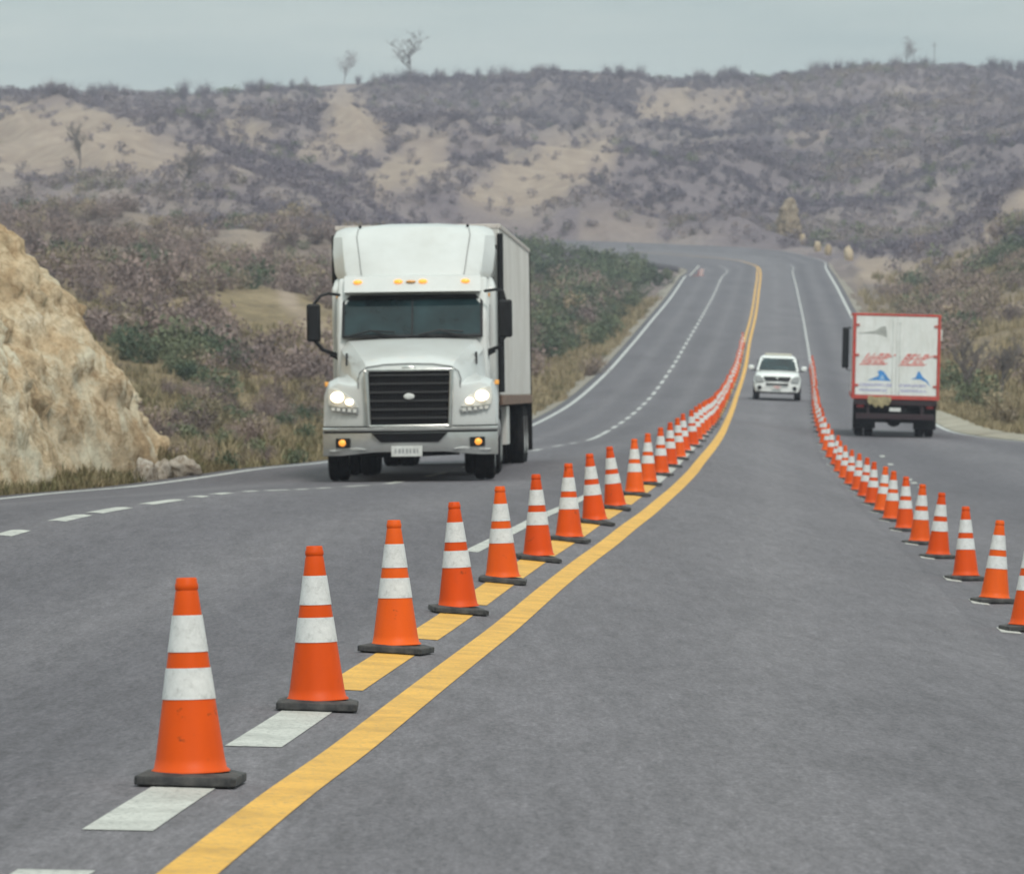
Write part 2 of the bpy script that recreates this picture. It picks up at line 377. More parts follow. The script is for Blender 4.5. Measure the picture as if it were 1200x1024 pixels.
# dashed lane line left
for x0, x1 in [(-30,0)]: pass
def t_at_x(arr, x):
    px = 600+F*arr[:, 0]/arr[:, 1]; ok = TT < 300; return float(np.interp(x, px[ok], TT[ok]))
for x0, x1 in [(2,25),(66,98),(110,146),(170,208),(227,237),(251,266),(283,297),(308,334),(343,357),(370,384),(404,430),(452,470),(500,520),(545,563),(588,606),(624,634),(650,659),(669,677),(688,699),(705,714)]:
    strip(el if x0 > 600 else wl, t_at_x(LL, x0), t_at_x(LL, x1), -.075, .075, 2)
t = 146.0
while t < 470: strip(el, t, t+4.6, -.08, .08, 2); t += 8.2
strip(el, 470, 520, -.05, .05, 2)
# short white stripe left of the cone row, and faint dashes on the right
strip(wl, 43.5, 66, -.62, -.50, 3)
for x0, x1 in [(1006,1012),(1022,1029),(1084,1091),(1092,1098),(1099,1104)]:
    pass
for tt in (100, 104.5, 107.5, 121, 128): strip(wl, tt, tt+1.3, 1.25, 1.37, 4)
# edge lines
strip(el, 30, 486, -.08, .10, 1); strip(el, 150, 600, -.10, .10, 5); strip(el, 128, 150, -.10, .08, 5)
# right row lane line
rt = [38.3, 45, 50.6, 56.8, 62.0, 68.2]
while rt[-1] < 246: rt.append(rt[-1]+5.9)
for t in rt:
    if t < 150: strip(wl, t-.6, t+.4, -.19, -.04, 4)
t = 150.0
while t < 500: strip(el, t, t+5.2, -.065, .065, 4); t += 6.6
for mb, nm, mt in ((yl, 'yellow_line', 'yellow_line'), (wl, 'white_dashes', 'white_line'), (el, 'white_edge_line', 'white_far'), (yp, 'pale_dashes', 'yellow_pale')):
    structure(mb.build(nm, M[mt]))

# gravel shoulders outside the paved edge
def shoulder(A, B, w0, t0, t1, name):
    v = B-A; v /= np.linalg.norm(v[:, :2], axis=1, keepdims=True); ok = np.where((TT >= t0) & (TT <= t1))[0][::2]; rows = []
    for i in ok:
        w = w0*max(.25, 1+.45*math.sin(TT[i]*.13)+.35*math.sin(TT[i]*.37+1)+.2*math.sin(TT[i]*1.1))
        rows.append([(B[i]+v[i]*(-.06+s*(w+.06))+np.array([0, 0, -.02-.09*s+.025*math.sin(TT[i]*3+s*7)])) for s in (0, .35, .7, 1.)])
        rows[-1].append(rows[-1][-1]+v[i]*.5+np.array([0, 0, -.7]))
    A_ = np.array(rows); n, m = A_.shape[:2]; ix = np.arange(n*m).reshape(n, m)
    f = np.stack([ix[:-1, :-1], ix[:-1, 1:], ix[1:, 1:], ix[1:, :-1]], -1).reshape(-1, 4)
    return structure(rawmesh(name, A_.reshape(-1, 3), f, M['gravel'], True))
shoulder(LE, LO, .55, 25, 520, 'shoulder'); shoulder(RE, RO, .40, 176, 600, 'shoulder')
# worn concrete apron where the right pavement flares
ap = MB(); vs = []
for t in np.arange(132, 178, 1.0):
    i = int(round(tidx(t))); b = RO[i]; w = .42*math.sin((t-132)/46*math.pi)**.7*(.75+.5*math.sin(t*1.3)**2)
    vs += [(b[0]-.45, b[1], b[2]+.03), (b[0]+.1, b[1], b[2]+.10), (b[0]+.1+w, b[1], b[2]+.12), (b[0]+.2+w, b[1], b[2]-.4)]
n = len(vs)//4
for k in range(n-1):
    for j in range(3): ap.f.append((4*k+j, 4*k+j+1, 4*k+j+5, 4*k+j+4)); ap.mi.append(0)
ap.v = vs
M['concrete'] = simple('weathered_concrete', (.31, .28, .225), .9, var=.35, scale=1.2, dirt=(.22, .19, .14), dirtamt=.9)
structure(ap.build('kerb_apron', M['concrete']))

# ------------------------------------------------------------------ terrain
xc = [-260, 0, 200, 400, 560, 700, 800, 900, 1000, 1100, 1200, 1460]
Dr = [5, 60, 95, 120, 150, 200, 260, 330, 420, 520, 620, 720, 820, 920, 1000, 1150, 1400]
prof = {
 -260: [1500,585,556,520,470,405,355,310,268,235,205,178,150,125,106,140,200],
 0:    [1500,582,556,528,492,432,380,335,285,240,206,180,150,122,107,138,200],
 200:  [1400,580,552,530,500,450,402,350,296,246,210,184,150,122,107,138,200],
 400:  [1300,560,552,540,520,474,424,376,324,278,240,205,165,130,102,130,190],
 560:  [1200,560,548,536,522,484,436,390,340,292,252,212,168,125,93,125,190],
 700:  [1100,560,540,525,512,480,442,402,352,302,264,228,182,122,83,120,180],
 800:  [1100,580,540,520,508,474,434,400,352,306,272,236,186,124,84,118,180],
 900:  [1100,600,560,530,508,468,430,398,352,308,276,240,184,122,80,115,180],
 1000: [1150,610,560,534,512,470,432,392,345,306,272,234,178,116,74,110,175],
 1100: [1200,620,565,538,516,474,434,394,346,304,268,228,172,112,69,108,175],
 1200: [1250,620,570,545,518,478,432,382,325,288,258,222,168,110,69,108,175],
 1460: [1400,620,570,545,520,480,430,370,300,262,240,212,160,108,72,108,175]}
Dg = [6.0]
while Dg[-1] < 1400: Dg.append(Dg[-1]*1.0115+.03)
Dg = np.array(Dg); xg = np.arange(-200, 1401, 4.0)
P = np.array([pchip(list(zip(Dr, prof[x])))(Dg) for x in xc])          # (xc, D)
Yi = np.array([pchip(list(zip(xc, P[:, k])))(xg) for k in range(len(Dg))])   # (D, x)
DX, XX = np.meshgrid(Dg, xg, indexing='ij')
TX = (XX-600)/F*DX; TZ = CZ+(470-Yi)/F*DX
amp = np.clip((DX-90)/650, 0, 1)**1.1*(1-.55*sstep(850, 1000, DX))
crest = 1-2*np.abs(fbm((TX+.25*DX)/34, DX/95+5, 3))
TZ = TZ+amp*(9.0*fbm(TX/75+3, DX/110, 4)+5.5*crest) + np.clip((DX-40)/100, 0, 1)*.35*fbm(TX/6, DX/9, 3)
# spur on the right whose pale crest climbs to the frame edge
def spur(px0, py0, D0, px1, py1, D1, h, w):
    a = np.array(W(px0, py0, D0)); b = np.array(W(px1, py1, D1)); d = b[:2]-a[:2]; Ln = np.dot(d, d)
    s = np.clip(((TX-a[0])*d[0]+(DX-a[1])*d[1])/Ln, -.1, 1.6); cx, cy = a[0]+d[0]*s, a[1]+d[1]*s
    dist = np.hypot(TX-cx, (DX-cy)*.6); zc = a[2]+(b[2]-a[2])*s
    return zc, np.exp(-(dist/w)**2)*h
zc, wgt = spur(1085, 318, 470, 1205, 232, 500, 1.0, 9.0)
TZ = TZ*(1-wgt)+np.maximum(zc, TZ)*wgt
zc, wgt = spur(250, 196, 800, 60, 118, 840, .9, 20.0)
TZ = TZ*(1-wgt)+np.maximum(zc, TZ)*wgt
# blend into the road
kd_pts = G[::4].reshape(-1, 3); kd = KDTree(len(kd_pts))
for i, p in enumerate(kd_pts): kd.insert((p[0], p[1], 0), i)
kd.balance()
edge = np.concatenate([LO, RO]); dist = np.full(TX.shape, 1e3); rz = np.zeros(TX.shape)
need = np.argwhere((DX < 640) & (XX > -260))
lox = np.interp(Dg, LO[TT <= 440][:, 1], LO[TT <= 440][:, 0]); rox = np.interp(Dg, RO[TT <= 440][:, 1], RO[TT <= 440][:, 0])
for a, b in need:
    x, y = TX[a, b], DX[a, b]
    if y < 430 and (x < lox[a]-45 or x > rox[a]+45): continue
    co, i, d = kd.find((x, y, 0)); dist[a, b] = d; rz[a, b] = kd_pts[i][2]
inside = np.zeros(TX.shape, bool)
low = DX < 430
inside |= low & (TX > (lox-.3)[:, None]) & (TX < (rox+.3)[:, None])
inside |= (~low) & (dist < 2.2)
d_out = np.where(low, np.maximum(np.maximum(lox[:, None]-TX, TX-rox[:, None]), 0), np.maximum(dist-2.2, 0))
k = sstep(0.5, 16, d_out); near = dist < 900
lip = -.10-.25*np.exp(-((d_out-2.5)/1.5)**2)
TZ = np.where(near, (rz+lip)*(1-k)+TZ*k, TZ)
TZ = np.where(inside, rz-.55, TZ)
# bring the skyline to its measured height (scrub stands on top of it)
sky_t = pchip([(-260,116),(0,112),(200,112),(330,106),(400,99),(480,96),(560,93),(640,89),(700,89),(800,94),(850,92),(950,88),(1020,81),(1100,80),(1200,82),(1460,84)])(xg)
for _ in range(2):
    IYs = 470-(TZ-CZ)/DX*F; r0 = np.searchsorted(Dg, 640)
    dlt = sky_t-IYs[r0:].min(axis=0); TZ = TZ-dlt[None, :]/F*DX*sstep(640, 960, DX)
# bare earth: slips and worn slopes, fixed to the hill
polys = [[(-60,132),(75,112),(160,146),(262,182),(205,206),(-60,212)], [(372,112),(410,104),(440,138),(474,150),(440,176),(362,192),(345,176),(398,142)],
 [(505,148),(536,165),(530,192),(480,226),(422,222),(452,190)], [(528,236),(590,190),(650,168),(742,150),(706,200),(652,240),(600,252),(560,246)],
 [(752,104),(886,106),(880,126),(822,141),(746,142)], [(868,166),(982,148),(960,160),(898,174)], [(275,268),(300,280),(345,345),(395,400),(372,402),(318,335)],
 [(78,232),(145,244),(140,252),(80,243)], [(560,258),(770,258),(775,270),(640,276),(560,272)], [(1095,322),(1150,270),(1205,218),(1260,190),(1260,215),(1195,248),(1160,285),(1130,325)],
 [(250,130),(330,150),(300,175),(262,160)], [(620,395),(700,390),(690,420),(640,450),(610,470)], [(1000,300),(1090,306),(1080,330),(1010,335)], [(1150,345),(1250,350),(1250,372),(1160,372)]]
def inpoly(px, py, poly):
    r = np.zeros(px.shape, bool); n = len(poly)
    for i in range(n):
        (x0, y0), (x1, y1) = poly[i], poly[(i+1) % n]
        if y0 == y1: continue
        r ^= ((y0 > py) != (y1 > py)) & (px < (x1-x0)*(py-y0)/(y1-y0)+x0)
    return r
IY = 470-(TZ-CZ)/DX*F
jx = XX+14*fbm(TX/9, DX/12+31, 3); jy = IY+9*fbm(TX/8+11, DX/12, 3)
bare = np.zeros(TX.shape)
for p in polys: bare = np.maximum(bare, inpoly(jx, jy, p).astype(float))
bare[:np.searchsorted(Dg, 200)] = 0
for _ in range(2):
    b = np.pad(bare, 1, mode='edge'); bare = (b[:-2, 1:-1]+b[2:, 1:-1]+b[1:-1, :-2]+b[1:-1, 2:]+2*b[1:-1, 1:-1])/6
bare = np.maximum(bare, .45*sstep(.86, 1.0, crest+.15*fbm(TX/5, DX/9, 3))*sstep(.0, .22, fbm(TX/48+9, DX/100+2, 3))*sstep(230, 330, DX)*(1-sstep(760, 860, DX)))
bare *= 1-((XX > 560) & (XX < 830) & (DX < 535) & (DX > 240))
bare = .86*np.clip(np.maximum(bare, .35*sstep(.38, .6, fbm(TX/22+40, DX/60, 4))*sstep(300, 600, DX)*(1-((XX > 540) & (XX < 840) & (DX < 535)))), 0, 1)
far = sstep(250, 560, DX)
nD, nX = TX.shape; ix = np.arange(nD*nX).reshape(nD, nX)
f = np.stack([ix[:-1, :-1], ix[:-1, 1:], ix[1:, 1:], ix[1:, :-1]], -1).reshape(-1, 4)
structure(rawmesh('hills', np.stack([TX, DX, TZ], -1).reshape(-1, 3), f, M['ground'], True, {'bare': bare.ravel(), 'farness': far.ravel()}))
def tz(x, D):
    """terrain height, bare and road distance under image column x at distance D (arrays)"""
    x = np.asarray(x, float); D = np.asarray(D, float)
    a = np.clip(np.interp(D, Dg, np.arange(nD)), 0, nD-1.001); b = np.clip((x-xg[0])/4, 0, nX-1.001)
    i, j = a.astype(int), b.astype(int); u, v = a-i, b-j
    def bl(A): return (A[i, j]*(1-v)+A[i, j+1]*v)*(1-u)+(A[i+1, j]*(1-v)+A[i+1, j+1]*v)*u
    dd = np.where(inside[i, j] | inside[i+1, j+1] | inside[i, j+1] | inside[i+1, j], 0, d_out[i, j])
    return bl(TZ), bl(bare), dd
# ground beyond the modelled hills, reaching the horizon
gp = MB(); gp.add([(-4000, -300, -60), (4000, -300, -60), (4000, 4000, -60), (-4000, 4000, -60)], [(0, 1, 2, 3)])
gp.v = [(-4000, -300, -9), (4000, -300, -9), (4000, 4000, -9), (-4000, 4000, -9)]
structure(gp.build('ground', M['ground']))
# ------------------------------------------------------------------ rock cut on the left
ss = np.arange(38, 95, .11); vv = np.linspace(0, 1, 74)
SS, VV = np.meshgrid(ss, vv, indexing='ij')
le_x = np.interp(ss, LE[TT <= 440][:, 1], LE[TT <= 440][:, 0]); le_z = np.interp(ss, LE[TT <= 440][:, 1], LE[TT <= 440][:, 2])
endf = np.clip((ss-82.5)/11.5, 0, 1)                       # the cut turns away and dies out at its far end
foot = le_x-1.35-.25*np.sin(ss*.5)-.9*endf**2
Hc = 7.25*(1-.10*np.sin(ss*.37))*(1-.55*endf**1.5)
u = np.minimum(VV/.86, 1.0)
bx = foot[:, None]-Hc[:, None]*.82*u**1.38-(VV > .86)*(VV-.86)*55
bz = le_z[:, None]-.30+Hc[:, None]*u**.87+(VV > .86)*(VV-.86)*6
flat = np.zeros(SS.shape)
for a in range(SS.shape[0]):
    for b in range(SS.shape[1]):
        p = Vector((bx[a, b]*1.1, SS[a, b]*.34, bz[a, b]*.9))
        n1 = mnoise.noise(p*.8); n2 = mnoise.multi_fractal(p*2.3, .6, 2.1, 4)*.2; n3 = 1-abs(mnoise.noise(p*1.7+Vector((5, 1, 2))))*2
        flat[a, b] = .20*n1+.34*n2+.15*n3+.13*mnoise.noise(p*4.5)+.09*mnoise.noise(p*10)
flat *= np.clip(VV*6+.15, 0, 1)
led = .05*np.sin((bz*1.9+SS*.25+flat*2.5)*2.6)
vs = np.stack([bx+(flat+led)*.85, SS+flat*.6, bz+(flat-led)*.42], -1)
ix = np.arange(SS.size).reshape(SS.shape)
f = np.stack([ix[:-1, :-1], ix[:-1, 1:], ix[1:, 1:], ix[1:, :-1]], -1).reshape(-1, 4)
structure(rawmesh('rock_cut', vs.reshape(-1, 3), f, M['rock_cut'], True))
tag(COL.objects['rock_cut'], 'ochre and white rock cut rising beside the left road edge', 'rock cut')
del COL.objects['rock_cut']['category'], COL.objects['rock_cut']['label']

def boulder(loc, r, seed, mat, name, label, cat, group=None, sq=(1, 1, .8)):
    bm = bmesh.new(); bmesh.ops.create_icosphere(bm, subdivisions=4, radius=1)
    for v in bm.verts:
        p = v.co.copy(); q = p+Vector((seed*3.1, seed*1.7, 0))
        d = 1+.30*mnoise.noise(q*1.1)+.14*mnoise.noise(q*2.7)-.16*abs(mnoise.noise(q*1.9))+.04*mnoise.noise(q*8)
        v.co = Vector((p.x*sq[0], p.y*sq[1], p.z*sq[2]))*d*r
    me = bpy.data.meshes.new(name); bm.to_mesh(me); bm.free(); me.materials.append(mat)
    for p in me.polygons: p.use_smooth = True
    o = bpy.data.objects.new(name, me); COL.objects.link(o); o.location = loc
    return tag(o, label, cat, group)
def onground(x, D, dz=0.0):
    z, _, _ = tz([x], [D]); return Vector(((x-600)/F*D, D, float(z[0])+dz))
boulder(Vector(W(170, 557, 80.5)), .25, 1.2, M['boulder'], 'boulder', 'pale upright boulder nearest the foot of the rock cut', 'boulder', None, (.75, .9, 1.15))
boulder(Vector(W(190, 553, 82)), .19, 4.4, M['boulder'], 'boulder', 'small pale boulder touching the wide one at the road edge', 'boulder', None, (.8, .9, 1.0))
boulder(Vector(W(214, 549, 84)), .25, 8.1, M['boulder'], 'boulder', 'wide tan boulder farthest right at the left road edge', 'boulder', None, (1.15, 1, .78))
boulder(Vector(W(1180, 488, 172)), .35, 3.3, M['boulder'], 'boulder', 'grey stone in dry grass right of the box truck', 'boulder')
# rock spire over the bend
sp = onground(924, 584)
bm = bmesh.new(); bmesh.ops.create_icosphere(bm, subdivisions=5, radius=1)
for v in bm.verts:
    p = v.co.copy(); t = (p.z+1)/2
    w = 1.15*(1-t)**.55+.42+.25*mnoise.noise(Vector((3, 1, p.z*3)))
    ph = math.atan2(p.y, p.x); rad = math.hypot(p.x, p.y)
    rr = rad**.45*w*(1+.30*mnoise.noise(Vector((math.cos(ph)*1.4, math.sin(ph)*1.4, p.z*1.2)))+.16*mnoise.noise(p*5)+.08*mnoise.noise(p*11))
    v.co = Vector((math.cos(ph)*rr*1.05+.25*t, math.sin(ph)*rr, t*5.0-.6))
me = bpy.data.meshes.new('rock_spire'); bm.to_mesh(me); bm.free(); me.materials.append(M['spire'])
spire = bpy.data.objects.new('rock_spire', me); COL.objects.link(spire); spire.location = sp
tag(spire, 'tan rock spire standing above the bend beyond the road', 'rock')

# ------------------------------------------------------------------ shrubs
def shrub_template(seed, n_twig, n_leaf, leaf, h=1.15, flat=.95):
    r = np.random.default_rng(seed); V = []; Q = []
    lobes = [(r.uniform(-.5, .5), r.uniform(-.5, .5), r.uniform(.35, .75), r.uniform(.32, .55)) for _ in range(7)]
    def quad(c, s, asp=1.0):
        d = r.normal(size=3); d /= np.linalg.norm(d); e = np.cross(d, r.normal(size=3)); e /= np.linalg.norm(e)
        o = len(V); a, b = d*s*asp, e*s*.5
        V.extend([c-a-b*.6, c-a*.2+b, c+a+b*.3, c+a*.3-b]); Q.append((o, o+1, o+2, o+3))
    for _ in range(n_twig):
        lx, ly, lz, lr = lobes[r.integers(7)]; d = r.normal(size=3); d /= np.linalg.norm(d)
        tip = np.array([lx, ly, lz*h])+d*lr*r.uniform(.6, 1.15); tip[2] = max(tip[2], .05)
        root = np.array([r.normal(0, .10), r.normal(0, .10), 0]); mid = root*.45+tip*.55+r.normal(0, .05, 3)
        w = r.normal(size=3); w /= np.linalg.norm(w); w *= .014
        o = len(V); V.extend([root-w*1.3, root+w*1.3, mid+w, mid-w]); Q.append((o, o+1, o+2, o+3))
        o = len(V); V.extend([mid-w, mid+w, tip+w*.3, tip-w*.3]); Q.append((o, o+1, o+2, o+3))
        for _k in range(2):
            t2 = mid+(tip-mid)*r.uniform(.1, .8); e = t2+r.normal(0, .16, 3)+np.array([0, 0, .06])
            o = len(V); V.extend([t2-w*.6, t2+w*.6, e+w*.2, e-w*.2]); Q.append((o, o+1, o+2, o+3))
    for _ in range(n_leaf):
        lx, ly, lz, lr = lobes[r.integers(7)]; d = r.normal(size=3); d /= np.linalg.norm(d)
        c = np.array([lx, ly, lz*h])+d*lr*r.uniform(.35, 1.05)**.7; c[2] = abs(c[2])
        quad(c, leaf*r.uniform(.6, 1.4), 1.2)
    V = np.array(V); V[:, 2] = np.maximum(V[:, 2], -.05)
    return V, np.array(Q)
def scatter(name, temps, pos, scl, tint, mat, zs=1.0):
    Vs = []; Fs = []; Ts = []; off = 0; n = len(pos); ch = rng.integers(len(temps), size=n); ang = rng.uniform(0, 6.283, n)
    for k, (tv, tf) in enumerate(temps):
        sel = np.where(ch == k)[0]
        if not len(sel): continue
        c, s_ = np.cos(ang[sel])[:, None], np.sin(ang[sel])[:, None]; sc = scl[sel][:, None]
        x = (tv[:, 0]*c-tv[:, 1]*s_)*sc+pos[sel, 0:1]; y = (tv[:, 0]*s_+tv[:, 1]*c)*sc+pos[sel, 1:2]; z = tv[:, 2][None]*sc*zs+pos[sel, 2:3]
        Vs.append(np.stack([x, y, z], -1).reshape(-1, 3)); m = len(tv)
        Fs.append((tf[None]+(np.arange(len(sel))*m)[:, None, None]+off).reshape(-1, 4)); Ts.append(np.repeat(tint[sel], m)); off += len(sel)*m
    o = rawmesh(name, np.concatenate(Vs), np.concatenate(Fs), mat, False, {'tint': np.concatenate(Ts)})
    o['kind'] = 'stuff'; return o
def sample(n, D0, D1, x0, x1):
    D = np.sqrt(rng.uniform(D0**2, D1**2, n)); return rng.uniform(x0, x1, n), D
far_t = [shrub_template(100+k, 7, 62, .105) for k in range(6)]
mid_t = [shrub_template(200+k, 40, 170, .068) for k in range(5)]
# hill scrub, uncountable from here
x, D = sample(30000, 440, 1012, -120, 1320); z, br, dd = tz(x, D)
den = .55+.45*fbm((x-600)/F*D/35+9, D/80, 3)
keep = ((rng.uniform(size=len(x)) > br*1.3) | (rng.uniform(size=len(x)) < .07)) & (dd > 3) & (rng.uniform(size=len(x)) < den+.45)
gx = fbm((x-600)/F*D/45+70, D/70+3, 3)
x, D, z, gx = x[keep], D[keep], z[keep], gx[keep]
pos = np.stack([(x-600)/F*D, D, z-.1], 1); sc = rng.uniform(.6, 1.35, len(x))*(1+.30*(D > 700))*np.where(D > 900, .8, 1)
o = scatter('hill_scrub', far_t, pos, sc, np.clip(rng.normal(.42+gx*.75, .13), 0, 1), M['hil_s'], .9)
# olive clumps on the hills
x, D = sample(2600, 430, 1005, -120, 1320); z, br, dd = tz(x, D)
keep = (fbm((x-600)/F*D/40-30, D/60, 3) > .12) & (br < .3) & (dd > 4); x, D, z = x[keep], D[keep], z[keep]
scatter('hill_greenery', far_t, np.stack([(x-600)/F*D, D, z-.1], 1), rng.uniform(.7, 1.6, len(x)), rng.uniform(.4, 1, len(x)), M['grn_s'])
# middle ground thickets beyond the individually built shrubs
x, D = sample(5200, 200, 495, -140, 1340); z, br, dd = tz(x, D)
pn = fbm((x-600)/F*D/9+2, D/25, 3)
keep = (br < .45) & (dd > 3.0) & (pn > np.where(x > 980, .02, -.22)); x, D, z, pn = x[keep], D[keep], z[keep], pn[keep]
green = ((x > 560) & (x < 800) & (D > 255) & (rng.uniform(size=len(x)) < .60)) | (fbm((x-600)/F*D/10+44, D/20+7, 3) > .36)
pos = np.stack([(x-600)/F*D, D, z-.08], 1); sc = rng.uniform(.65, 1.45, len(x))*np.where(pn > .2, 1.25, 1)
scatter('thicket', mid_t, pos[~green], sc[~green], np.clip(rng.normal(.45+pn[~green]*.5, .22), 0, 1), M['dry_s'])
scatter('green_thicket', mid_t, pos[green], sc[green]*1.05, rng.uniform(0, 1, green.sum()), M['grn_s'])
xa, Da = sample(300, 300, 520, 600, 806); xb, Db = sample(150, 440, 508, 700, 808); x = np.concatenate([xa, xb]); D = np.concatenate([Da, Db]); z, br, dd = tz(x, D); keep = (dd > 1.6) & (dd < 30); x, D, z = x[keep], D[keep], z[keep]
scatter('roadside_greenery', mid_t, np.stack([(x-600)/F*D, D, z-.08], 1), rng.uniform(.7, 1.7, len(x))*np.where((D > 430) & (x < 750), 1.25, 1)*.88, rng.uniform(0, .8, len(x)), M['grn_s'])
# near shrubs: one object each
def link_mesh(name, tv, tf, mat):
    return rawmesh(name, tv, tf, mat, False)
kinds = {}
for k in range(6):
    tv, tf = shrub_template(300+k, 130, 240, .045, 1.25); kinds['dry', k] = rawmesh('dry_shrub', tv, tf, M['dry_o'])
for k in range(5):
    tv, tf = shrub_template(400+k, 60, 620, .062, 1.1); kinds['grn', k] = rawmesh('olive_shrub', tv, tf, M['grn_o'])
used = set()
def shrub(kind, x, D, s, label, group, dz=0.0, k=None):
    k = random.randrange(6 if kind == 'dry' else 5) if k is None else k
    src = kinds[kind, k]
    if (kind, k) in used: o = src.copy(); COL.objects.link(o)
    else: o = src; used.add((kind, k))
    o.location = onground(x, D, -.05+dz); o.rotation_euler = (0, 0, random.uniform(0, 6.28)); s2 = s*random.uniform(.85, 1.2); o.scale = (s2, s2, s*random.uniform(.85, 1.15))
    return tag(o, label, 'shrub', group)
near_list = []
cand_x, cand_D = sample(1400, 88, 200, -40, 1260); zz, bb, ddn = tz(cand_x, cand_D)
cnt = 0
for x, D, d in zip(cand_x, cand_D, ddn):
    if d < 2.2 or cnt >= 250: continue
    if x < 225 and D < 96: continue
    left = x < 640
    pn = float(fbm(np.array([(x-600)/F*D/5+12]), np.array([D/14]), 3)[0])
    if pn < -.15: continue
    g = (pn > (.20 if left else .10))
    s = random.uniform(.45, .95)*(1.0 if d > 5 else .55)
    if left: lab, grp = ('olive green bush in the brush left of the road', 'olive bushes left of the road') if g else ('leafless grey brown shrub in the brush left of the road', 'leafless shrubs left of the road')
    else: lab, grp = ('dark olive bush in the brush right of the box truck', 'olive bushes right of the road') if g else ('leafless brown shrub in the brush right of the box truck', 'leafless shrubs right of the road')
    shrub('grn' if g else 'dry', x, D, s, lab, grp); cnt += 1
# bigger singled-out bushes
for kind, x, D, s, lab in [('grn', 262, 96, .42, 'low dark green bush beside the left road edge near the boulders'), ('grn', 205, 205, 1.9, 'broad dark green bush behind the top of the rock cut'),
    ('dry', 240, 150, 1.5, 'wide grey shrub between the rock cut and the semi truck'), ('grn', 1148, 190, 1.35, 'tall dark bush just right of the box truck'),
    ('dry', 1178, 168, 1.15, 'dense brown shrub above dry grass at the right frame edge'), ('grn', 1120, 215, 1.3, 'dark green bush partly behind the box truck'),
    ('grn', 350, 108, .40, 'small green bush left of the semi truck bumper'), ('dry', 690, 262, 1.1, 'brown bush on the bank right of the trailer'), ('grn', 640, 285, 1.5, 'rounded green bush touching the trailer edge in view')]:
    shrub(kind, x, D, s, lab, None)
for x, D, s in [(768, 476, 1.5), (750, 466, 1.7), (783, 489, .95), (760, 488, 1.3)]: shrub('grn', x, D, s, 'green bush crowding the inside of the far bend', 'green bushes inside the far bend')
for kk, o in kinds.items():
    if kk not in used: bpy.data.objects.remove(o)
# ------------------------------------------------------------------ dry grass
def tuft(seed, n=14):
    r = np.random.default_rng(seed); V = []; Q = []
    for _ in range(n):
        a = r.uniform(0, 6.283); l = r.uniform(.5, 1.1); lean = r.uniform(.1, .65); p = np.array([r.normal(0, .14), r.normal(0, .14), -.05]); d = np.array([math.cos(a), math.sin(a), 0]); w = np.array([-d[1], d[0], 0])*.030
        mid = p+d*lean*.35*l+np.array([0, 0, .6*l]); tip = p+d*lean*l+np.array([0, 0, l]); o = len(V)
        V.extend([p-w, p+w, mid+w*.8, mid-w*.8, tip+w*.15, tip-w*.15]); Q += [(o, o+1, o+2, o+3), (o+3, o+2, o+4, o+5)]
    return np.array(V), np.array(Q)
tufts = [tuft(k) for k in range(6)]
def grass(n, D0, D1, x0, x1, dmin, dmax, s0, s1, tm):
    x, D = sample(n, D0, D1, x0, x1); z, br, dd = tz(x, D); pn = fbm((x-600)/F*D/2.5, D/5, 3)
    keep = (dd > dmin) & (dd < dmax) & (pn > -.25+rng.uniform(-.2, .2, n)); x, D, z, pn = x[keep], D[keep], z[keep], pn[keep]
    return np.stack([(x-600)/F*D, D, z], 1), rng.uniform(s0, s1, len(x))*(1+.5*np.clip(pn, 0, 1)), np.clip(rng.normal(tm+pn*.6, .22), 0, 1)
gs = [grass(9000, 62, 205, -60, 660, .45, 9, .14, .32, .38), grass(9000, 130, 240, 1080, 1280, .4, 12, .18, .45, .6), grass(12000, 160, 420, 560, 840, .5, 9, .22, .5, .6),
      grass(6000, 95, 260, -60, 420, 3, 60, .25, .55, .45), grass(4000, 200, 470, 960, 1280, 1.0, 30, .35, .8, .6)]
# strip of grass at the foot of the rock cut
n = 2600; D = rng.uniform(55, 93, n); lx = np.interp(D, LE[TT <= 440][:, 1], LE[TT <= 440][:, 0]); lz = np.interp(D, LE[TT <= 440][:, 1], LE[TT <= 440][:, 2])
off = .75+np.abs(rng.normal(0, .45, n)); pz = lz-.12+np.clip(off-1.2, 0, 2)*.5
gs.append((np.stack([lx-off, D, pz], 1), rng.uniform(.10, .28, n), np.clip(rng.normal(.35, .25, n), 0, 1)))
scatter('dry_grass', tufts, np.concatenate([g[0] for g in gs]), np.concatenate([g[1] for g in gs]), np.concatenate([g[2] for g in gs]), M['grs'])

# ------------------------------------------------------------------ bare trees
def bare_tree(loc, h, seed, label, lean=0.0, spread=.55, depth=4, group=None, bark='bark', scale_r=1.0):
    r = random.Random(seed); tr = MB(); cr = MB()
    def br(p, d, l, rad, k):
        q = p+d*l*.5+Vector((r.gauss(0, .05), r.gauss(0, .05), 0))*l; e = q+(d+Vector((r.gauss(0, .14), r.gauss(0, .14), .05))).normalized()*l*.5
        (tr if k == 0 else cr).tube([p, q, e], rad, 5 if k < 2 else 4, rad*.6)
        if k >= depth: return
        for i in range(3 if k > 0 else 11):
            a = r.uniform(0, 6.283); t = r.uniform(.45, 1.0) if k > 0 else r.uniform(.42, 1)
            b = p+(e-p)*t; nd = (d*(1-spread)+Vector((math.cos(a), math.sin(a), r.uniform(.1, .8)))*spread).normalized()
            br(b, nd, l*(r.uniform(.5, .8) if k else r.uniform(.30, .50)), max(rad*.55, .0030*h), k+1)
    br(Vector((0, 0, -.3)), Vector((lean, 0, 1)).normalized(), h*.70, h*.020*scale_r, 0)
    root = empty('bare_tree', label, 'tree', group, loc)
    tr.build('trunk', M[bark], root); cr.build('crown', M[bark], root)
    return root
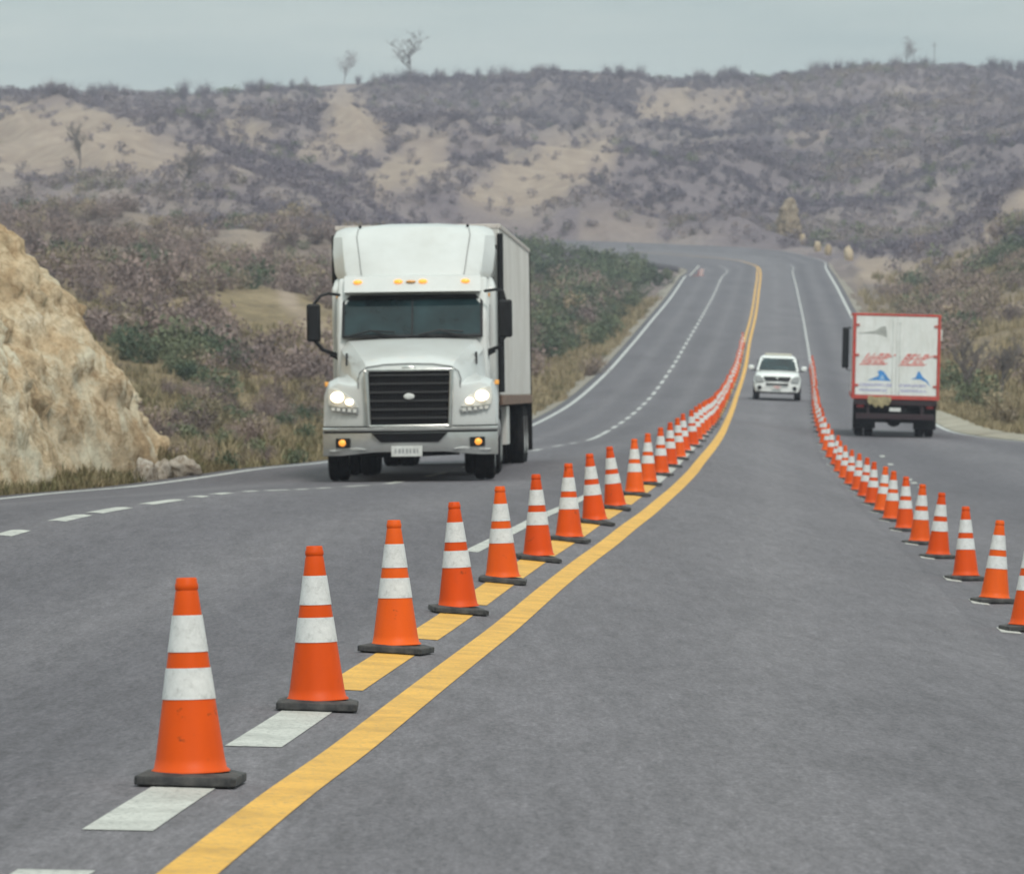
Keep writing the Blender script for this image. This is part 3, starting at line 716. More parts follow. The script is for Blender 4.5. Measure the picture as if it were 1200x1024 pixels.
def ridge(x):
    """distance of the visible skyline under image column x"""
    D = np.linspace(700, 1100, 200); z, _, _ = tz(np.full(200, float(x)), D); k = int(np.argmax((z-CZ)/D)); return float(D[k])
for x, h, sd, lean, lab in [(481, 9.0, 3, 0, 'tallest bare tree with a spreading crown on the left skyline'), (403, 7.0, 8, .05, 'thin leafless tree on the skyline above the semi truck'),
        
    (1062, 5.6, 10, .1, 'forked thin bare tree on the skyline above the box truck'), ]:
    D = ridge(x); bare_tree(onground(x, D-2), h, sd, lab, lean, spread=.72, scale_r=.8, bark='bark' if x == 481 else 'bark_hazed')
def find_D(x, y, D0, D1):
    D = np.linspace(D0, D1, 160); z, _, _ = tz(np.full(160, float(x)), D); return float(D[int(np.argmin(np.abs(470-(z-CZ)/D*F-y)))])
bare_tree(onground(93, find_D(93, 200, 480, 800)), 4.8, 21, 'lone dark bare tree below the pale ridge on the left', 0, .4)
bare_tree(onground(214, find_D(214, 232, 450, 780)), 5.4, 22, 'wide grey bare tree on the slope above the rock cut', 0, .6)
bare_tree(onground(1168, 200), 2.6, 23, 'dead leafless tree among bushes at the right roadside', 0, .5, depth=4)
bare_tree(onground(1128, 195), 2.9, 24, 'thin leafless sapling directly beside the box truck', .1, .4, depth=4)
# fine leafless fringe along the ridge
frg = [shrub_template(500+k, 70, 0, .05, 1.5) for k in range(5)]
fx = rng.uniform(-60, 1260, 330); fx = fx[fbm(fx/90, fx*0+3.3, 3) > -.12]; fD = np.array([ridge(v) for v in fx])+rng.uniform(-10, 4, len(fx)); fz, _, _ = tz(fx, fD)
scatter('ridge_scrub', frg, np.stack([(fx-600)/F*fD, fD, fz-.1], 1), rng.uniform(.9, 2.3, len(fx)), np.clip(rng.normal(.35, .15, len(fx)), 0, 1), M['hil_s'], 1.1)
# radio mast on the skyline
D = ridge(1095); mast = empty('radio_mast', 'thin faint mast standing on the skyline above the box truck', 'mast', None, onground(1095, D))
mb = MB(); mb.tube([(0, 0, -.5), (0, 0, 5.2)], .09, 6, .05); mb.build('pole', M['bark'], mast)
mb = MB(); mb.box(-.5, .5, -.05, .05, 4.4, 4.5); mb.box(-.3, .3, -.04, .04, 4.85, 4.93); mb.build('cross_arm', M['bark'], mast)
# upright tan stones along the outside of the bend
for x, D, r, sd, lab in [(941, 575, .50, 2.2, 'tan stone standing closest to the rock spire'), (958, 562, .52, 5.1, 'left one of the middle pair of tan stones outside the bend'), (970.5, 552, .55, 7.7, 'right one of the middle pair of tan stones outside the bend'), (994.5, 528, .64, 9.3, 'largest yellowish stone, farthest from the rock spire')]:
    boulder(onground(x, D, .45), r, sd, M['yellow_stone'], 'roadside_stone', lab, 'rock', 'tan stones outside the bend', (.72, .7, 1.45))
# ------------------------------------------------------------------ traffic cones
def cone_mats():
    m, nt, b = nodes('cone_orange'); co = objco(nt); rnd = nt.nodes.new('ShaderNodeObjectInfo').outputs['Random']
    base = ramp(nt, rnd, [(0, (.66, .066, .002)), (1, (.76, .105, .006))])
    f = noi(nt, mapn(nt, co, (1, 1, .35)), 9, 7, .7)
    # offset the scuffs per cone so that no two look alike
    va = nt.nodes.new('ShaderNodeVectorMath'); va.operation = 'ADD'; cb = nt.nodes.new('ShaderNodeCombineXYZ')
    mm = N(nt, 'ShaderNodeMath'); mm.operation = 'MULTIPLY'; L(nt, rnd, mm.inputs[0]); mm.inputs[1].default_value = 40
    L(nt, mm.outputs[0], cb.inputs[0]); L(nt, co, va.inputs[0]); L(nt, cb.outputs[0], va.inputs[1])
    f2 = noi(nt, va.outputs[0], 14, 7, .75); f3 = noi(nt, mapn(nt, va.outputs[0], (1, 1, .25)), 5, 5, .6)
    c = mixc(nt, 1.0, base, ramp(nt, f3, [(0.3, (.86, .84, .80)), (0.7, (1.06, 1.08, 1.10))]), 'MULTIPLY')
    c = mixc(nt, ramp(nt, f2, [(0.62, (0, 0, 0)), (0.70, (.7,)*3)]), c, (.10, .035, .015))
    L(nt, c, b.inputs['Base Color']); b.inputs['Roughness'].default_value = .5; b.inputs['Specular IOR Level'].default_value = .2; bump(nt, b, f, .12, .004)
    w, nt, b = nodes('cone_reflective_white'); co = objco(nt)
    v = N(nt, 'ShaderNodeTexVoronoi', Scale=70.0); L(nt, co, v.inputs['Vector']); f = noi(nt, co, 16, 7, .75)
    c = ramp(nt, f, [(0.30, (.46, .46, .45)), (0.48, (.68, .68, .675)), (0.7, (.76, .76, .755))])
    c = mixc(nt, .25, c, ramp(nt, v.outputs['Distance'], [(0, (.9, .9, .9)), (.8, (.6, .6, .6))]), 'MULTIPLY')
    L(nt, c, b.inputs['Base Color']); b.inputs['Roughness'].default_value = .4
    return m, w
M['cone'], M['band'] = cone_mats()
M['rubber'] = simple('black_rubber', (.026, .026, .028), .8, var=.35, scale=25, dirt=(.15, .14, .13), dirtamt=.55)
H = .71
def crad(z): return .127+(.037-.127)*(z-.035)/(.645)
def shell(name, z0, z1, extra, mat, parent):
    mb = MB(); n = 6; pr = [(crad(z0+(z1-z0)*k/n)+extra, z0+(z1-z0)*k/n) for k in range(n+1)]; mb.lathe(pr, 40, cap=False); return mb.build(name, mat, parent)
def make_cone():
    root = empty('traffic_cone', 'x', 'traffic cone', None)
    mb = MB()
    pr = [(.138, .040), (.137, .046), (crad(.05)+.002, .053)]+[(crad(z), z) for z in np.linspace(.09, .66, 14)]+[(.0375, .668), (.0405, .672), (.0405, .688), (.0375, .694), (.036, .707), (.033, .711), (.026, .711), (.024, .690)]
    mb.lathe(pr, 40, cap=False); mb.build('cone_body', M['cone'], root, ang=50)
    shell('reflective_band', .455, .582, .0025, M['band'], root); shell('reflective_band', .292, .400, .0025, M['band'], root)
    mb = MB(); q = .176; c = .012
    pts = [(-q+c, -q), (q-c, -q), (q, -q+c), (q, q-c), (q-c, q), (-q+c, q), (-q, q-c), (-q, -q+c)]
    mb.loft([[(x*s, y*s, z) for x, y in pts] for s, z in ((.99, .001), (1.0, .004), (1.0, .026), (.985, .031), (.76, .041))])
    for sx in (-1, 1):
        for sy in (-1, 1): mb.box(sx*.13-.03, sx*.13+.03, sy*.13-.03, sy*.13+.03, -.003, .004)
    mb.build('base', M['rubber'], root, ang=30)
    return root
ORD = 'first second third fourth fifth sixth seventh eighth ninth tenth eleventh twelfth thirteenth fourteenth fifteenth sixteenth seventeenth eighteenth nineteenth twentieth'.split()
proto = make_cone(); first = True
def put_cone(p, nrm, rz, label, group, rn):
    global first
    if first: o = proto; first = False
    else:
        o = proto.copy(); COL.objects.link(o)
        for ch in proto.children:
            c = ch.copy(); c.parent = o; COL.objects.link(c)
    o.location = p; z = Vector(nrm).normalized(); q = Vector((0, 0, 1)).rotation_difference(z)
    o.rotation_mode = 'QUATERNION'; o.rotation_quaternion = q @ Matrix.Rotation(rz, 3, 'Z').to_quaternion()
    qr = Vector((0, 0, 1)).rotation_difference(Vector(rn).normalized()) @ Matrix.Rotation(rz, 3, 'Z').to_quaternion()
    for ch in o.children:
        if ch.name.startswith('base'): ch.rotation_mode = 'QUATERNION'; ch.rotation_quaternion = o.rotation_quaternion.inverted() @ qr   # the rubber base lies on the road
    o['label'] = label; o['group'] = group
def surf(t, q):
    i = tidx(t); p = S(i, q); a = S(i, q-.05); b = S(i, q+.05); c = S(min(i+1, len(TT)-2), q); n = np.cross(b-a, c-p); return p, n/np.linalg.norm(n)*(1 if n[2] > 0 else -1)
special = {0: 'nearest and largest orange cone, alone at the lower left', 1: 'second cone from the camera, between two white road dashes', 2: 'third cone from the camera, first one on a yellow dash'}
PX = [223.5, 372, 464, 537, 589, 631, 667, 697, 721]
for k, t in enumerate(cone_t):
    m = (PX[k]-600)/F*t-float(np.interp(t, CR[:, 1], CR[:, 0])) if k < len(PX) else random.uniform(-.03, .03)
    p, n = surf(t, qoff(t, max(-.13, min(.13, m))))
    n2 = np.array([-.02, 0, 1])+np.array([random.gauss(0, .012)-(.05 if k in (7, 8) else 0), random.gauss(0, .02), 0])*(.4 if k < 3 else 1)
    if k in special: lab = special[k]
    elif k < 20: lab = f'{ORD[k]} orange cone from the camera in the row along the yellow line'
    else: lab = 'small distant orange cone at the far end of the yellow line row'
    put_cone((p[0], p[1], p[2]+.006), n2, random.uniform(-.22, .22) if k != 0 else -.06, lab, 'traffic cones along the yellow line', n)
for k, t in enumerate(rt):
    p, n = surf(t, 4+random.uniform(-.003, .003))
    n2 = np.array([.055, 0, 1])+np.array([random.gauss(0, .018), random.gauss(0, .02), 0])
    if k == 0: lab = 'orange cone cut off by the right frame edge'
    elif k < 16: lab = f'{ORD[k]} orange cone from the right frame edge in the right hand row'
    else: lab = 'small distant orange cone at the far end of the right hand row'
    put_cone((p[0], p[1], p[2]+.009), n2, random.uniform(-.25, .25), lab, 'traffic cones in the right hand row', n)

# ------------------------------------------------------------------ vehicle materials
M['truck_white'] = simple('white_truck_paint', (.59, .605, .60), .32, var=.035, scale=2.5, dirt=(.42, .405, .37), dirtamt=.42, coat=.35)
M['trailer_white'] = simple('dusty_trailer_panel', (.62, .61, .59), .55, var=.06, scale=1.2, dirt=(.36, .33, .29), dirtamt=.5)
M['rust'] = simple('rusty_rail', (.22, .135, .095), .85, var=.3, scale=7, dirt=(.10, .07, .06), dirtamt=.7)
M['rail_pale'] = simple('pale_top_rail', (.52, .47, .44), .6, var=.2, scale=6)
M['black'] = simple('black_plastic', (.010, .0105, .012), .5, var=.3, scale=12, spec=.25)
M['chassis'] = simple('chassis_black', (.008, .008, .009), .9, var=.4, scale=8, dirt=(.05, .045, .04), dirtamt=.3, spec=.15)
M['chrome'] = simple('dull_chrome', (.62, .62, .60), .28, metal=1.0, var=.1, scale=8)
M['grille'] = simple('grille_dark', (.005, .005, .006), .6, var=.3, scale=20, spec=.15)
M['bar'] = simple('grille_bar_grey', (.013, .013, .014), .5, spec=.2, var=.15)
M['glass'] = simple('teal_windscreen', (.010, .024, .028), .06, var=.75, scale=1.6, spec=.4)  # strong colour mottling stands in for reflections on the glass
M['glass_side'] = simple('dark_side_window', (.008, .012, .014), .08, var=.2, spec=.8)
M['tyre'] = simple('tyre_rubber', (.008, .008, .009), .9, var=.35, scale=14, dirt=(.05, .047, .043), dirtamt=.3, spec=.15)
M['rim'] = simple('steel_rim', (.33, .33, .33), .45, metal=.7, var=.2, scale=9)
M['lens'] = simple('clear_lamp_lens', (.60, .60, .57), .12, var=.12, scale=18, coat=.8)
M['lens_dim'] = simple('grey_lamp_lens', (.34, .35, .35), .15, var=.25, scale=30, coat=.8)
M['lamp'] = emit('headlamp_lit', (1.0, .80, .54), (.9, .9, .85), 2.6)
M['amber'] = emit('amber_lamp_lit', (1.0, .36, .05), (.8, .35, .05), .75)
M['amber_off'] = simple('amber_lens', (.75, .33, .06), .25, var=.15, scale=20)
M['red_lens'] = simple('red_lens', (.12, .008, .008), .25, var=.15, scale=20)
M['plate'] = simple('plate_white', (.62, .63, .62), .5, var=.12, scale=15, dirt=(.4, .38, .35), dirtamt=.4)
M['glyph'] = simple('plate_ink', (.30, .31, .32), .6, var=.15)
M['seam'] = simple('panel_gap', (.20, .20, .20), .8, var=.2)
M['interior'] = simple('cab_interior', (.03, .03, .032), .8, var=.2)

def wheel(parent, x, y, r, w, name='wheel', dual=False, side=1):
    mb = MB(); h = w/2
    def ty(c): mb.lathe([(r*.60, c-h*.72), (r*.66, c-h*.92), (r*.88, c-h), (r*.965, c-h*.86), (r, c-h*.62), (r, c-h*.10), (r*.975, c-h*.08), (r*.975, c+h*.08), (r, c+h*.10), (r, c+h*.62), (r*.965, c+h*.86), (r*.88, c+h), (r*.66, c+h*.92), (r*.60, c+h*.72)], 36, 'x', (x, y, r), False)
    if dual: ty(-w*.55); ty(w*.55)
    else: ty(0)
    o = mb.build(name, M['tyre'], parent)
    mr = MB(); e = (w*1.1 if dual else h)*side
    mr.lathe([(r*.64, e*.98), (r*.60, e*.82), (r*.54, e*.62), (r*.30, e*.50), (r*.26, e*.72), (.02, e*.76)], 28, 'x', (x, y, r), False)
    mr.lathe([(r*.63, -e*.9), (r*.50, -e*.6), (.02, -e*.55)], 20, 'x', (x, y, r), False)
    for k in range(8):
        a = k*math.pi/4; mr.box(x+e*.5-.012, x+e*.5+.03*side+.012, y+math.cos(a)*r*.40-.018, y+math.cos(a)*r*.40+.018, r+math.sin(a)*r*.40-.018, r+math.sin(a)*r*.40+.018)
    mr.build('rim', M['rim'], o)
    return o
def place(root, X, Yf, yaw, wb0, wb1, half, sc=1.0):
    """stand a vehicle whose local +y points away from the camera on the road"""
    c, s = math.cos(yaw), math.sin(yaw)
    def wp(lx, ly): return X+lx*c+ly*s, Yf-lx*s+ly*c
    pts = {}
    for n, lx, ly in (('a', -half, wb0), ('b', half, wb0), ('c', -half, wb1), ('d', half, wb1)):
        x, y = wp(lx, ly); pts[n] = Vector((x, y, road_z(x, y)+.010))
    f = (pts['a']+pts['b'])/2; r = (pts['c']+pts['d'])/2
    vy = (r-f).normalized(); vx = ((pts['b']-pts['a'])+(pts['d']-pts['c'])); vz = vx.cross(vy).normalized(); vx = vy.cross(vz).normalized()
    m = Matrix((vx, vy, vz)).transposed().to_4x4(); m.translation = f-vy*wb0*sc
    root.matrix_world = m @ Matrix.Scale(sc, 4)

# ------------------------------------------------------------------ white semi truck
T = empty('semi_truck', 'white semi truck with lit headlights towing a pale box trailer', 'truck')
Wh = M['truck_white']
def sweep(x, k=1.0): return .42*k*(abs(x)/1.25)**3
hp = {
 .02: [(0,1.66),(.35,1.65),(.60,1.61),(.69,1.52),(.735,1.38),(.84,1.385),(1.02,1.42),(1.15,1.36),(1.235,1.17),(1.25,.80)],
 .35: [(0,1.77),(.36,1.76),(.66,1.715),(.77,1.60),(.81,1.46),(.89,1.45),(1.04,1.48),(1.17,1.42),(1.245,1.22),(1.255,.80)],
 .62: [(0,1.83),(.38,1.82),(.71,1.775),(.83,1.64),(.86,1.49),(.92,1.47),(1.05,1.49),(1.18,1.43),(1.25,1.25),(1.258,1.10)],
 1.1: [(0,1.94),(.41,1.93),(.80,1.885),(.91,1.74),(.93,1.54),(.97,1.49),(1.06,1.48),(1.18,1.43),(1.25,1.27),(1.258,1.15)],
 1.5: [(0,2.02),(.44,2.01),(.88,1.97),(.99,1.82),(1.01,1.58),(1.04,1.46),(1.09,1.43),(1.18,1.38),(1.24,1.22),(1.25,1.0)],
 1.85:[(0,2.07),(.46,2.065),(.94,2.03),(1.04,1.9),(1.06,1.6),(1.075,1.42),(1.10,1.38),(1.17,1.32),(1.22,1.15),(1.23,.80)]}
def ring(pts, y, kk, dy=0):
    full = [(-x, z) for x, z in reversed(pts)]+[(x, z) for x, z in pts[1:]]
    return [(x, y+dy+sweep(x, kk), z) for x, z in full]
a = hp[.02]; rings = []
rings.append(ring([(x*.985, .79) for x, z in a], -.03, 1)); rings.append(ring([(x*.99, .79+(z-.79)*.45) for x, z in a], -.055, 1))
rings.append(ring([(x*.985, .79+(z-.79)*.88) for x, z in a], -.045, 1)); rings.append(ring([(x*.995, .79+(z-.79)*.97) for x, z in a], -.02, 1))
for y in sorted(hp): rings.append(ring(hp[y], y, 1-y/1.85))
mb = MB(); mb.loft(rings, closed=False); mb.build('hood', Wh, T, ang=28)
# hood vents, nose trim line
for sx in (-1, 1):
    mb = MB(); mb.loft([[(sx*(.985+.0*k), 1.18+.10*k, z+.02*k) for z in (1.62, 1.80)] for k in (0, 1)], closed=False)
    mb = MB(); mb.prism_yz([(1.22, 1.66), (1.27, 1.66), (1.31, 1.84), (1.27, 1.84)], sx*.92, sx*.955); mb.build('hood_vent', M['black'], T)
mb = MB(); e = [(-.70, -.035+sweep(.7), 1.14), (-.735, -.02+sweep(.7), 1.45), (-.70, -.005+sweep(.7), 1.555), (-.60, .01+sweep(.6), 1.625), (-.35, .005+sweep(.35), 1.662), (0, .0, 1.672)]
e = e+[(-x, y, z) for x, y, z in reversed(e[:-1])]; mb.tube(e, .012, 6); mb.build('nose_trim', M['seam'], T)
# grille
mb = MB(); mb.prism_xz([(-.545, .80), (.545, .80), (.575, 1.565), (-.575, 1.565)], -.085, .06); g = mb.build('grille', M['grille'], T, .01)
mb = MB(); o_ = [(-.60, .775), (.60, .775), (.645, 1.60), (-.645, 1.60)]; i_ = [(-.55, .805), (.55, .805), (.58, 1.56), (-.58, 1.56)]
for k in range(4):
    q = [o_[k], o_[(k+1) % 4], i_[(k+1) % 4], i_[k]]; mb.prism_xz(q, -.115, -.03)
mb.build('grille_surround', M['chrome'], T, .012)
mb = MB()
for k in range(6):
    z = .90+k*.122; w = .55+.03*(z-.82)/.74; mb.prism_yz([(-.108, z-.014), (-.098, z+.016), (-.086, z+.016), (-.086, z-.014)], -w, w)
for k in range(23): x = -.52+k*.0473; mb.box(x-.003, x+.003, -.089, -.0855, .83, 1.56)
mb.build('grille_slats', M['bar'], g)
mb = MB(); mb.ell((0, -.118, 1.205), .078, .014, .044, 20, 8); mb.build('emblem', M['plate'], g)
mb = MB(); mb.ell((0, -.035, 1.615), .10, .02, .030, 18, 8); mb.build('hood_emblem', M['chrome'], T)
# bumper
secs = []
for x in np.linspace(-1.25, 1.25, 27):
    y = sweep(x)*1.0; pr = [(-.12, .42), (-.15, .50), (-.14, .690), (-.112, .706), (-.16, .722), (-.165, .752), (-.13, .770), (.12, .770), (.12, .41)]
    lo = .42-.05*min(1, max(0, (abs(x)-.5)/.5))
    secs.append([(x, y+a, z if z > .45 else lo+(z-.42)) for a, z in pr])
mb = MB(); mb.loft(secs); M['bumper'] = simple('silver_bumper', (.55, .565, .56), .24, metal=.6, var=.08, scale=3, dirt=(.36, .34, .30), dirtamt=.5, coat=.2); bump_o = mb.build('bumper', M['bumper'], T, ang=25)
mb = MB(); mb.loft([[(x, sweep(x)-.146, .696), (x, sweep(x)-.118, .704), (x, sweep(x)-.121, .714), (x, sweep(x)-.10, .70)] for x in np.linspace(-1.24, 1.24, 27)]); mb.build('bumper_groove', M['black'], bump_o)
mb = MB(); mb.loft([[(x, sweep(x)-.08, .772), (x, sweep(x)-.08, .790), (x, sweep(x)+.02, .790), (x, sweep(x)+.02, .772)] for x in np.linspace(-1.235, 1.235, 27)]); mb.build('hood_gap', M['black'], T)
mb = MB(); mb.loft([[(x, -.158, max(.555, .555+(abs(x)-.41))), (x, -.158, .687), (x, -.10, .687), (x, -.10, max(.555, .555+(abs(x)-.41)))] for x in np.linspace(-.54, .54, 25)]); it = mb.build('air_intake', M['grille'], bump_o)
for sx, xx in ((-1, -.955), (1, .965)):
    mb = MB(); mb.prism_xz([(xx-.105, .485), (xx+.105, .485), (xx+.105, .620), (xx-.105, .620)], -.175, -.08, lambda x, z: sweep(x)); mb.build('fog_lamp_bezel', M['black'], bump_o, .01)
    mb = MB(); mb.ell((xx, sweep(xx)-.16, .553), .062, .045, .050, 16, 8); mb.build('fog_lamp', M['amber'], bump_o)
    mb = MB(); mb.prism_xz([(sx*.62, .455), (sx*1.10, .425), (sx*1.16, .450), (sx*.75, .485)], -.168, -.10, lambda x, z: sweep(x)); mb.build('bumper_lip', Wh, bump_o, .008)
mb = MB(); mb.box(-.26, .18, -.200, -.182, .352, .505); pl = mb.build('licence_plate', M['plate'], T, .006)
mb = MB()
for k, w in enumerate((.03, .045, .04, .045, .035, .045, .03)): x = -.21+k*.052; mb.box(x, x+w*.72, -.2035, -.2005, .40, .462)
mb.build('plate_characters', M['glyph'], pl)
# headlights
def hl(sx, pts):
    mb = MB(); mb.prism_xz([(sx*x, z) for x, z in pts], -.085, .10, lambda x, z: sweep(x)+.10*max(0, z-1.15)); return mb
PH = [(.72, 1.045), (.80, 1.175), (.90, 1.25), (1.06, 1.335), (1.17, 1.345), (1.185, 1.20), (1.165, 1.075), (.95, 1.055)]
PL = [(.735, .955), (.715, 1.035), (.94, 1.045), (1.155, 1.065), (1.13, 1.02), (.95, .97)]
for sx in (-1, 1):
    h = hl(sx, PH).build('headlight', M['lens'], T, .015)
    mb = MB(); xx = sx*1.03; mb.ell((xx, sweep(xx)-.095, 1.205), .10, .05, .075, 20, 10); mb.build('lamp_bulb', M['lamp'], h)
    mb = MB(); xx = sx*.855; mb.ell((xx, sweep(xx)-.085, 1.135), .062, .04, .045, 18, 8); mb.build('lamp_bulb', M['lamp'], h)
    s_ = hl(sx, PL).build('turn_signal', M['lens_dim'], T, .01)
    for k in range(5): mb = MB(); xx = sx*(.78+k*.078); mb.box(xx-.026, xx+.026, sweep(xx)-.098, sweep(xx)-.07, .985+.008*k, 1.03+.006*k); mb.build('signal_segment', M['lens'], s_)
    mb = MB(); mb.prism_yz([(1.25, 1.36), (1.42, 1.36), (1.40, 1.43), (1.27, 1.43)], sx*1.20, sx*1.262); mb.build('side_marker', M['amber_off'], T, .01)
# cab
mb = MB(); mb.prism_yz([(1.86, .85), (1.86, 2.06), (2.30, 2.72), (2.5, 2.95), (3.6, 2.95), (3.6, .85)], -1.10, 1.10); cab = mb.build('cab', Wh, T, .05, seg=3)
secs = []
for z, f in ((.86, 0), (2.3, 0), (2.8, 0), (2.96, .25)): secs.append([(sx*(1.205 if z < 2.9 else 1.16), y, z) for sx, y in ((-1, 2.75+f), (1, 2.75+f), (1, 5.0), (-1, 5.0))])
mb = MB(); mb.loft(secs); mb.build('sleeper', Wh, T, .05, seg=3)
mb = MB(); mb.loft([[(x, 1.80-.10*(1-x*x)+.50*t, 2.085+.60*t) for t in (0, 1)] for x in np.linspace(-1.02, 1.02, 15)], closed=False)
mb.loft([[(x, 1.90+.50*t, 2.085+.60*t) for t in (0, 1)] for x in (-1.02, 1.02)], closed=False); ws = mb.build('windscreen', M['glass'], T)
def wpt(x, t, d=.0): return (x, 1.80-.10*(1-x*x)+.50*t-d, 2.085+.60*t+d*.8)
def wstrip(name, x0, x1, t0, t1, d, mat, par, n=14):
    mb = MB(); rr = []
    for x in np.linspace(x0, x1, n): rr.append([wpt(x, t0, d), wpt(x, t1, d), wpt(x, t1, d-.02), wpt(x, t0, d-.02)])
    mb.loft(rr); return mb.build(name, mat, par)
wstrip('windscreen_seal', -1.02, 1.02, .90, 1.01, .006, M['black'], ws); wstrip('windscreen_seal', -1.02, 1.02, -.02, .03, .006, M['black'], ws)
wstrip('windscreen_seal', -1.03, -.99, 0, 1, .008, M['black'], ws, 3); wstrip('windscreen_seal', .99, 1.03, 0, 1, .008, M['black'], ws, 3); wstrip('windscreen_divider', -.013, .013, 0, 1, .008, M['black'], ws, 3)
for x0, x1 in ((-.95, -.25), (.05, .75)):
    mb = MB(); mb.tube([wpt(x0+.05, -.02, .03), wpt((x0+x1)/2, .09, .035), wpt(x1, .05, .035)], .014, 6); mb.tube([wpt(x1-.1, -.03, .03), wpt((x0+x1)/2, .09, .035)], .012, 6); mb.build('wiper', M['black'], T)
for sx in (-1, 1):
    mb = MB(); mb.loft([[(sx*1.02, 1.84+.5*t, 2.07+.63*t), (sx*1.105, 1.90+.5*t, 2.07+.63*t), (sx*1.105, 2.0+.5*t, 2.07+.63*t), (sx*1.0, 1.98+.5*t, 2.07+.63*t)] for t in (0, .5, 1)]); mb.build('pillar', Wh, T, .01)
    mb = MB(); mb.prism_yz([(2.0, .95), (2.0, 2.05), (2.38, 2.62), (3.1, 2.62), (3.1, .95)], sx*1.08, sx*1.118); d = mb.build('door', Wh, T, .012)
    mb = MB(); mb.prism_yz([(2.12, 2.02), (2.46, 2.54), (3.0, 2.54), (3.0, 1.95), (2.5, 1.95)], sx*1.117, sx*1.124); mb.build('side_window', M['glass_side'], d)
    mb = MB(); mb.box(sx*1.118-.012, sx*1.118+.02, 2.85, 3.02, 1.62, 1.66); mb.build('handle', M['black'], d)
    # mirrors with arms
    xm = sx*1.36 if sx > 0 else -1.44; mb = MB(); mb.box(xm-.10, xm+.10, 1.80, 1.95, 2.02 if sx < 0 else 2.05, 2.57 if sx < 0 else 2.60); mi = mb.build('mirror', M['black'], T, .035, seg=3)
    mb = MB(); z0 = 2.0 if sx < 0 else 2.03
    mb.tube([(sx*1.06, 2.05, z0+.70), (sx*1.22, 1.92, z0+.72), (sx*1.33, 1.88, z0+.69), (xm, 1.87, z0+.56)], .022, 8)
    mb.tube([(sx*1.04, 2.0, z0-.20), (sx*1.2, 1.93, z0-.14), (sx*1.31, 1.88, z0-.10), (xm, 1.87, z0+.05)], .028, 8); mb.tube([(sx*1.04, 2.0, z0-.24), (sx*1.2, 1.94, z0-.17)], .04, 8, .028); mb.build('mirror_arm', M['black'], mi)
    mb = MB(); mb.box(sx*1.118-.012, sx*1.118+.012, 2.42, 2.56, 2.66, 2.71); mb.build('side_marker', M['amber_off'], T)
    mb = MB(); mb.tube([(sx*1.255, 5.02, 1.25), (sx*1.255, 5.04, 3.66)], .05, 10); mb.build('dark_gap_stack', M['black'], T)  # black stack, also standing in for the dark gap before the trailer
    mb = MB(); mb.lathe([(.02, 3.3), (.29, 3.3), (.31, 3.36), (.31, 4.72), (.29, 4.78), (.02, 4.78)], 24, 'y', (sx*.93, 0, .72)); mb.build('fuel_tank', M['rim'], T)
    mb = MB(); mb.box(sx*.85, sx*1.21, 2.2, 3.15, .48, .53); mb.box(sx*.85, sx*1.21, 2.25, 3.1, .80, .86); mb.box(sx*.85, sx*.89, 2.2, 3.15, .5, .9); mb.build('step', M['chassis'], T)
    wheel(T, sx*1.05, 1.05, .51, .30, side=sx)
    for y in (5.9, 7.25): wheel(T, sx*.94, y, .51, .26, dual=True, side=sx)
# visor and marker lamps
rr = []
for x in np.linspace(-1.0, 1.0, 17):
    b = -.10*(1-x*x); rr.append([(x, 2.13+b, 2.735), (x, 2.16+b, 2.78), (x, 2.30+b, 2.965), (x, 2.42+b, 2.985), (x, 2.62, 2.96), (x, 2.5, 2.74)])
mb = MB(); mb.loft(rr); vis = mb.build('sun_visor', Wh, T, ang=30)
for x in (-.80, -.205, .155, .775):
    mb = MB(); b = -.10*(1-x*x); mb.ell((x, 2.235+b, 2.885), .068, .05, .034, 14, 8); mb.build('marker_lamp', M['amber'], vis)
mb = MB(); mb.ell((-.02, 2.125, 2.885), .075, .04, .020, 14, 6); mb.build('marker_lamp', M['amber_off'], vis)
# roof fairing
rr = []
for z, (xi, yi), (xo, yo), (xs, ys), by in [(2.93, (.74, 2.42), (.98, 2.55), (1.12, 3.0), 5.0), (3.05, (.76, 2.50), (1.0, 2.63), (1.17, 3.02), 5.0), (3.35, (.80, 2.76), (1.04, 2.9), (1.205, 3.22), 5.0), (3.58, (.835, 3.0), (1.06, 3.14), (1.20, 3.42), 5.0), (3.68, (.82, 3.16), (1.03, 3.30), (1.16, 3.6), 5.0), (3.735, (.74, 3.45), (.93, 3.58), (1.03, 3.8), 4.95)]:
    ce = .05; half = [(xi*.5, yi-.03), (xi, yi), (xo, yo), (xs, ys), (xs, by)]
    dz = .035 if z > 3.6 else 0
    rr.append([(0, yi-.04, z+dz)]+[(x, y, z+(dz if i == 0 else 0)) for i, (x, y) in enumerate(half)]+[(-x, y, z+(dz if i == 4 else 0)) for i, (x, y) in enumerate(reversed(half))])
mb = MB(); mb.loft(rr); fair = mb.build('roof_fairing', Wh, T, .03, ang=24, seg=3)
for sx in (-1, 1):
    mb = MB(); mb.tube([(sx*.745, 2.425, 2.96), (sx*.765, 2.495, 3.05), (sx*.805, 2.755, 3.35), (sx*.84, 2.995, 3.58), (sx*.82, 3.17, 3.69)], .007, 5); mb.build('fairing_seam', M['seam'], fair)
    mb = MB(); mb.ell((sx*.80, 3.3, 3.73), .025, .05, .022, 10, 6); mb.build('roof_lamp', M['chassis'], fair)
    mb = MB(); mb.box(sx*1.205-.02, sx*1.205+.02, 3.3, 3.42, 3.38, 3.44); mb.build('fairing_latch', M['black'], fair)
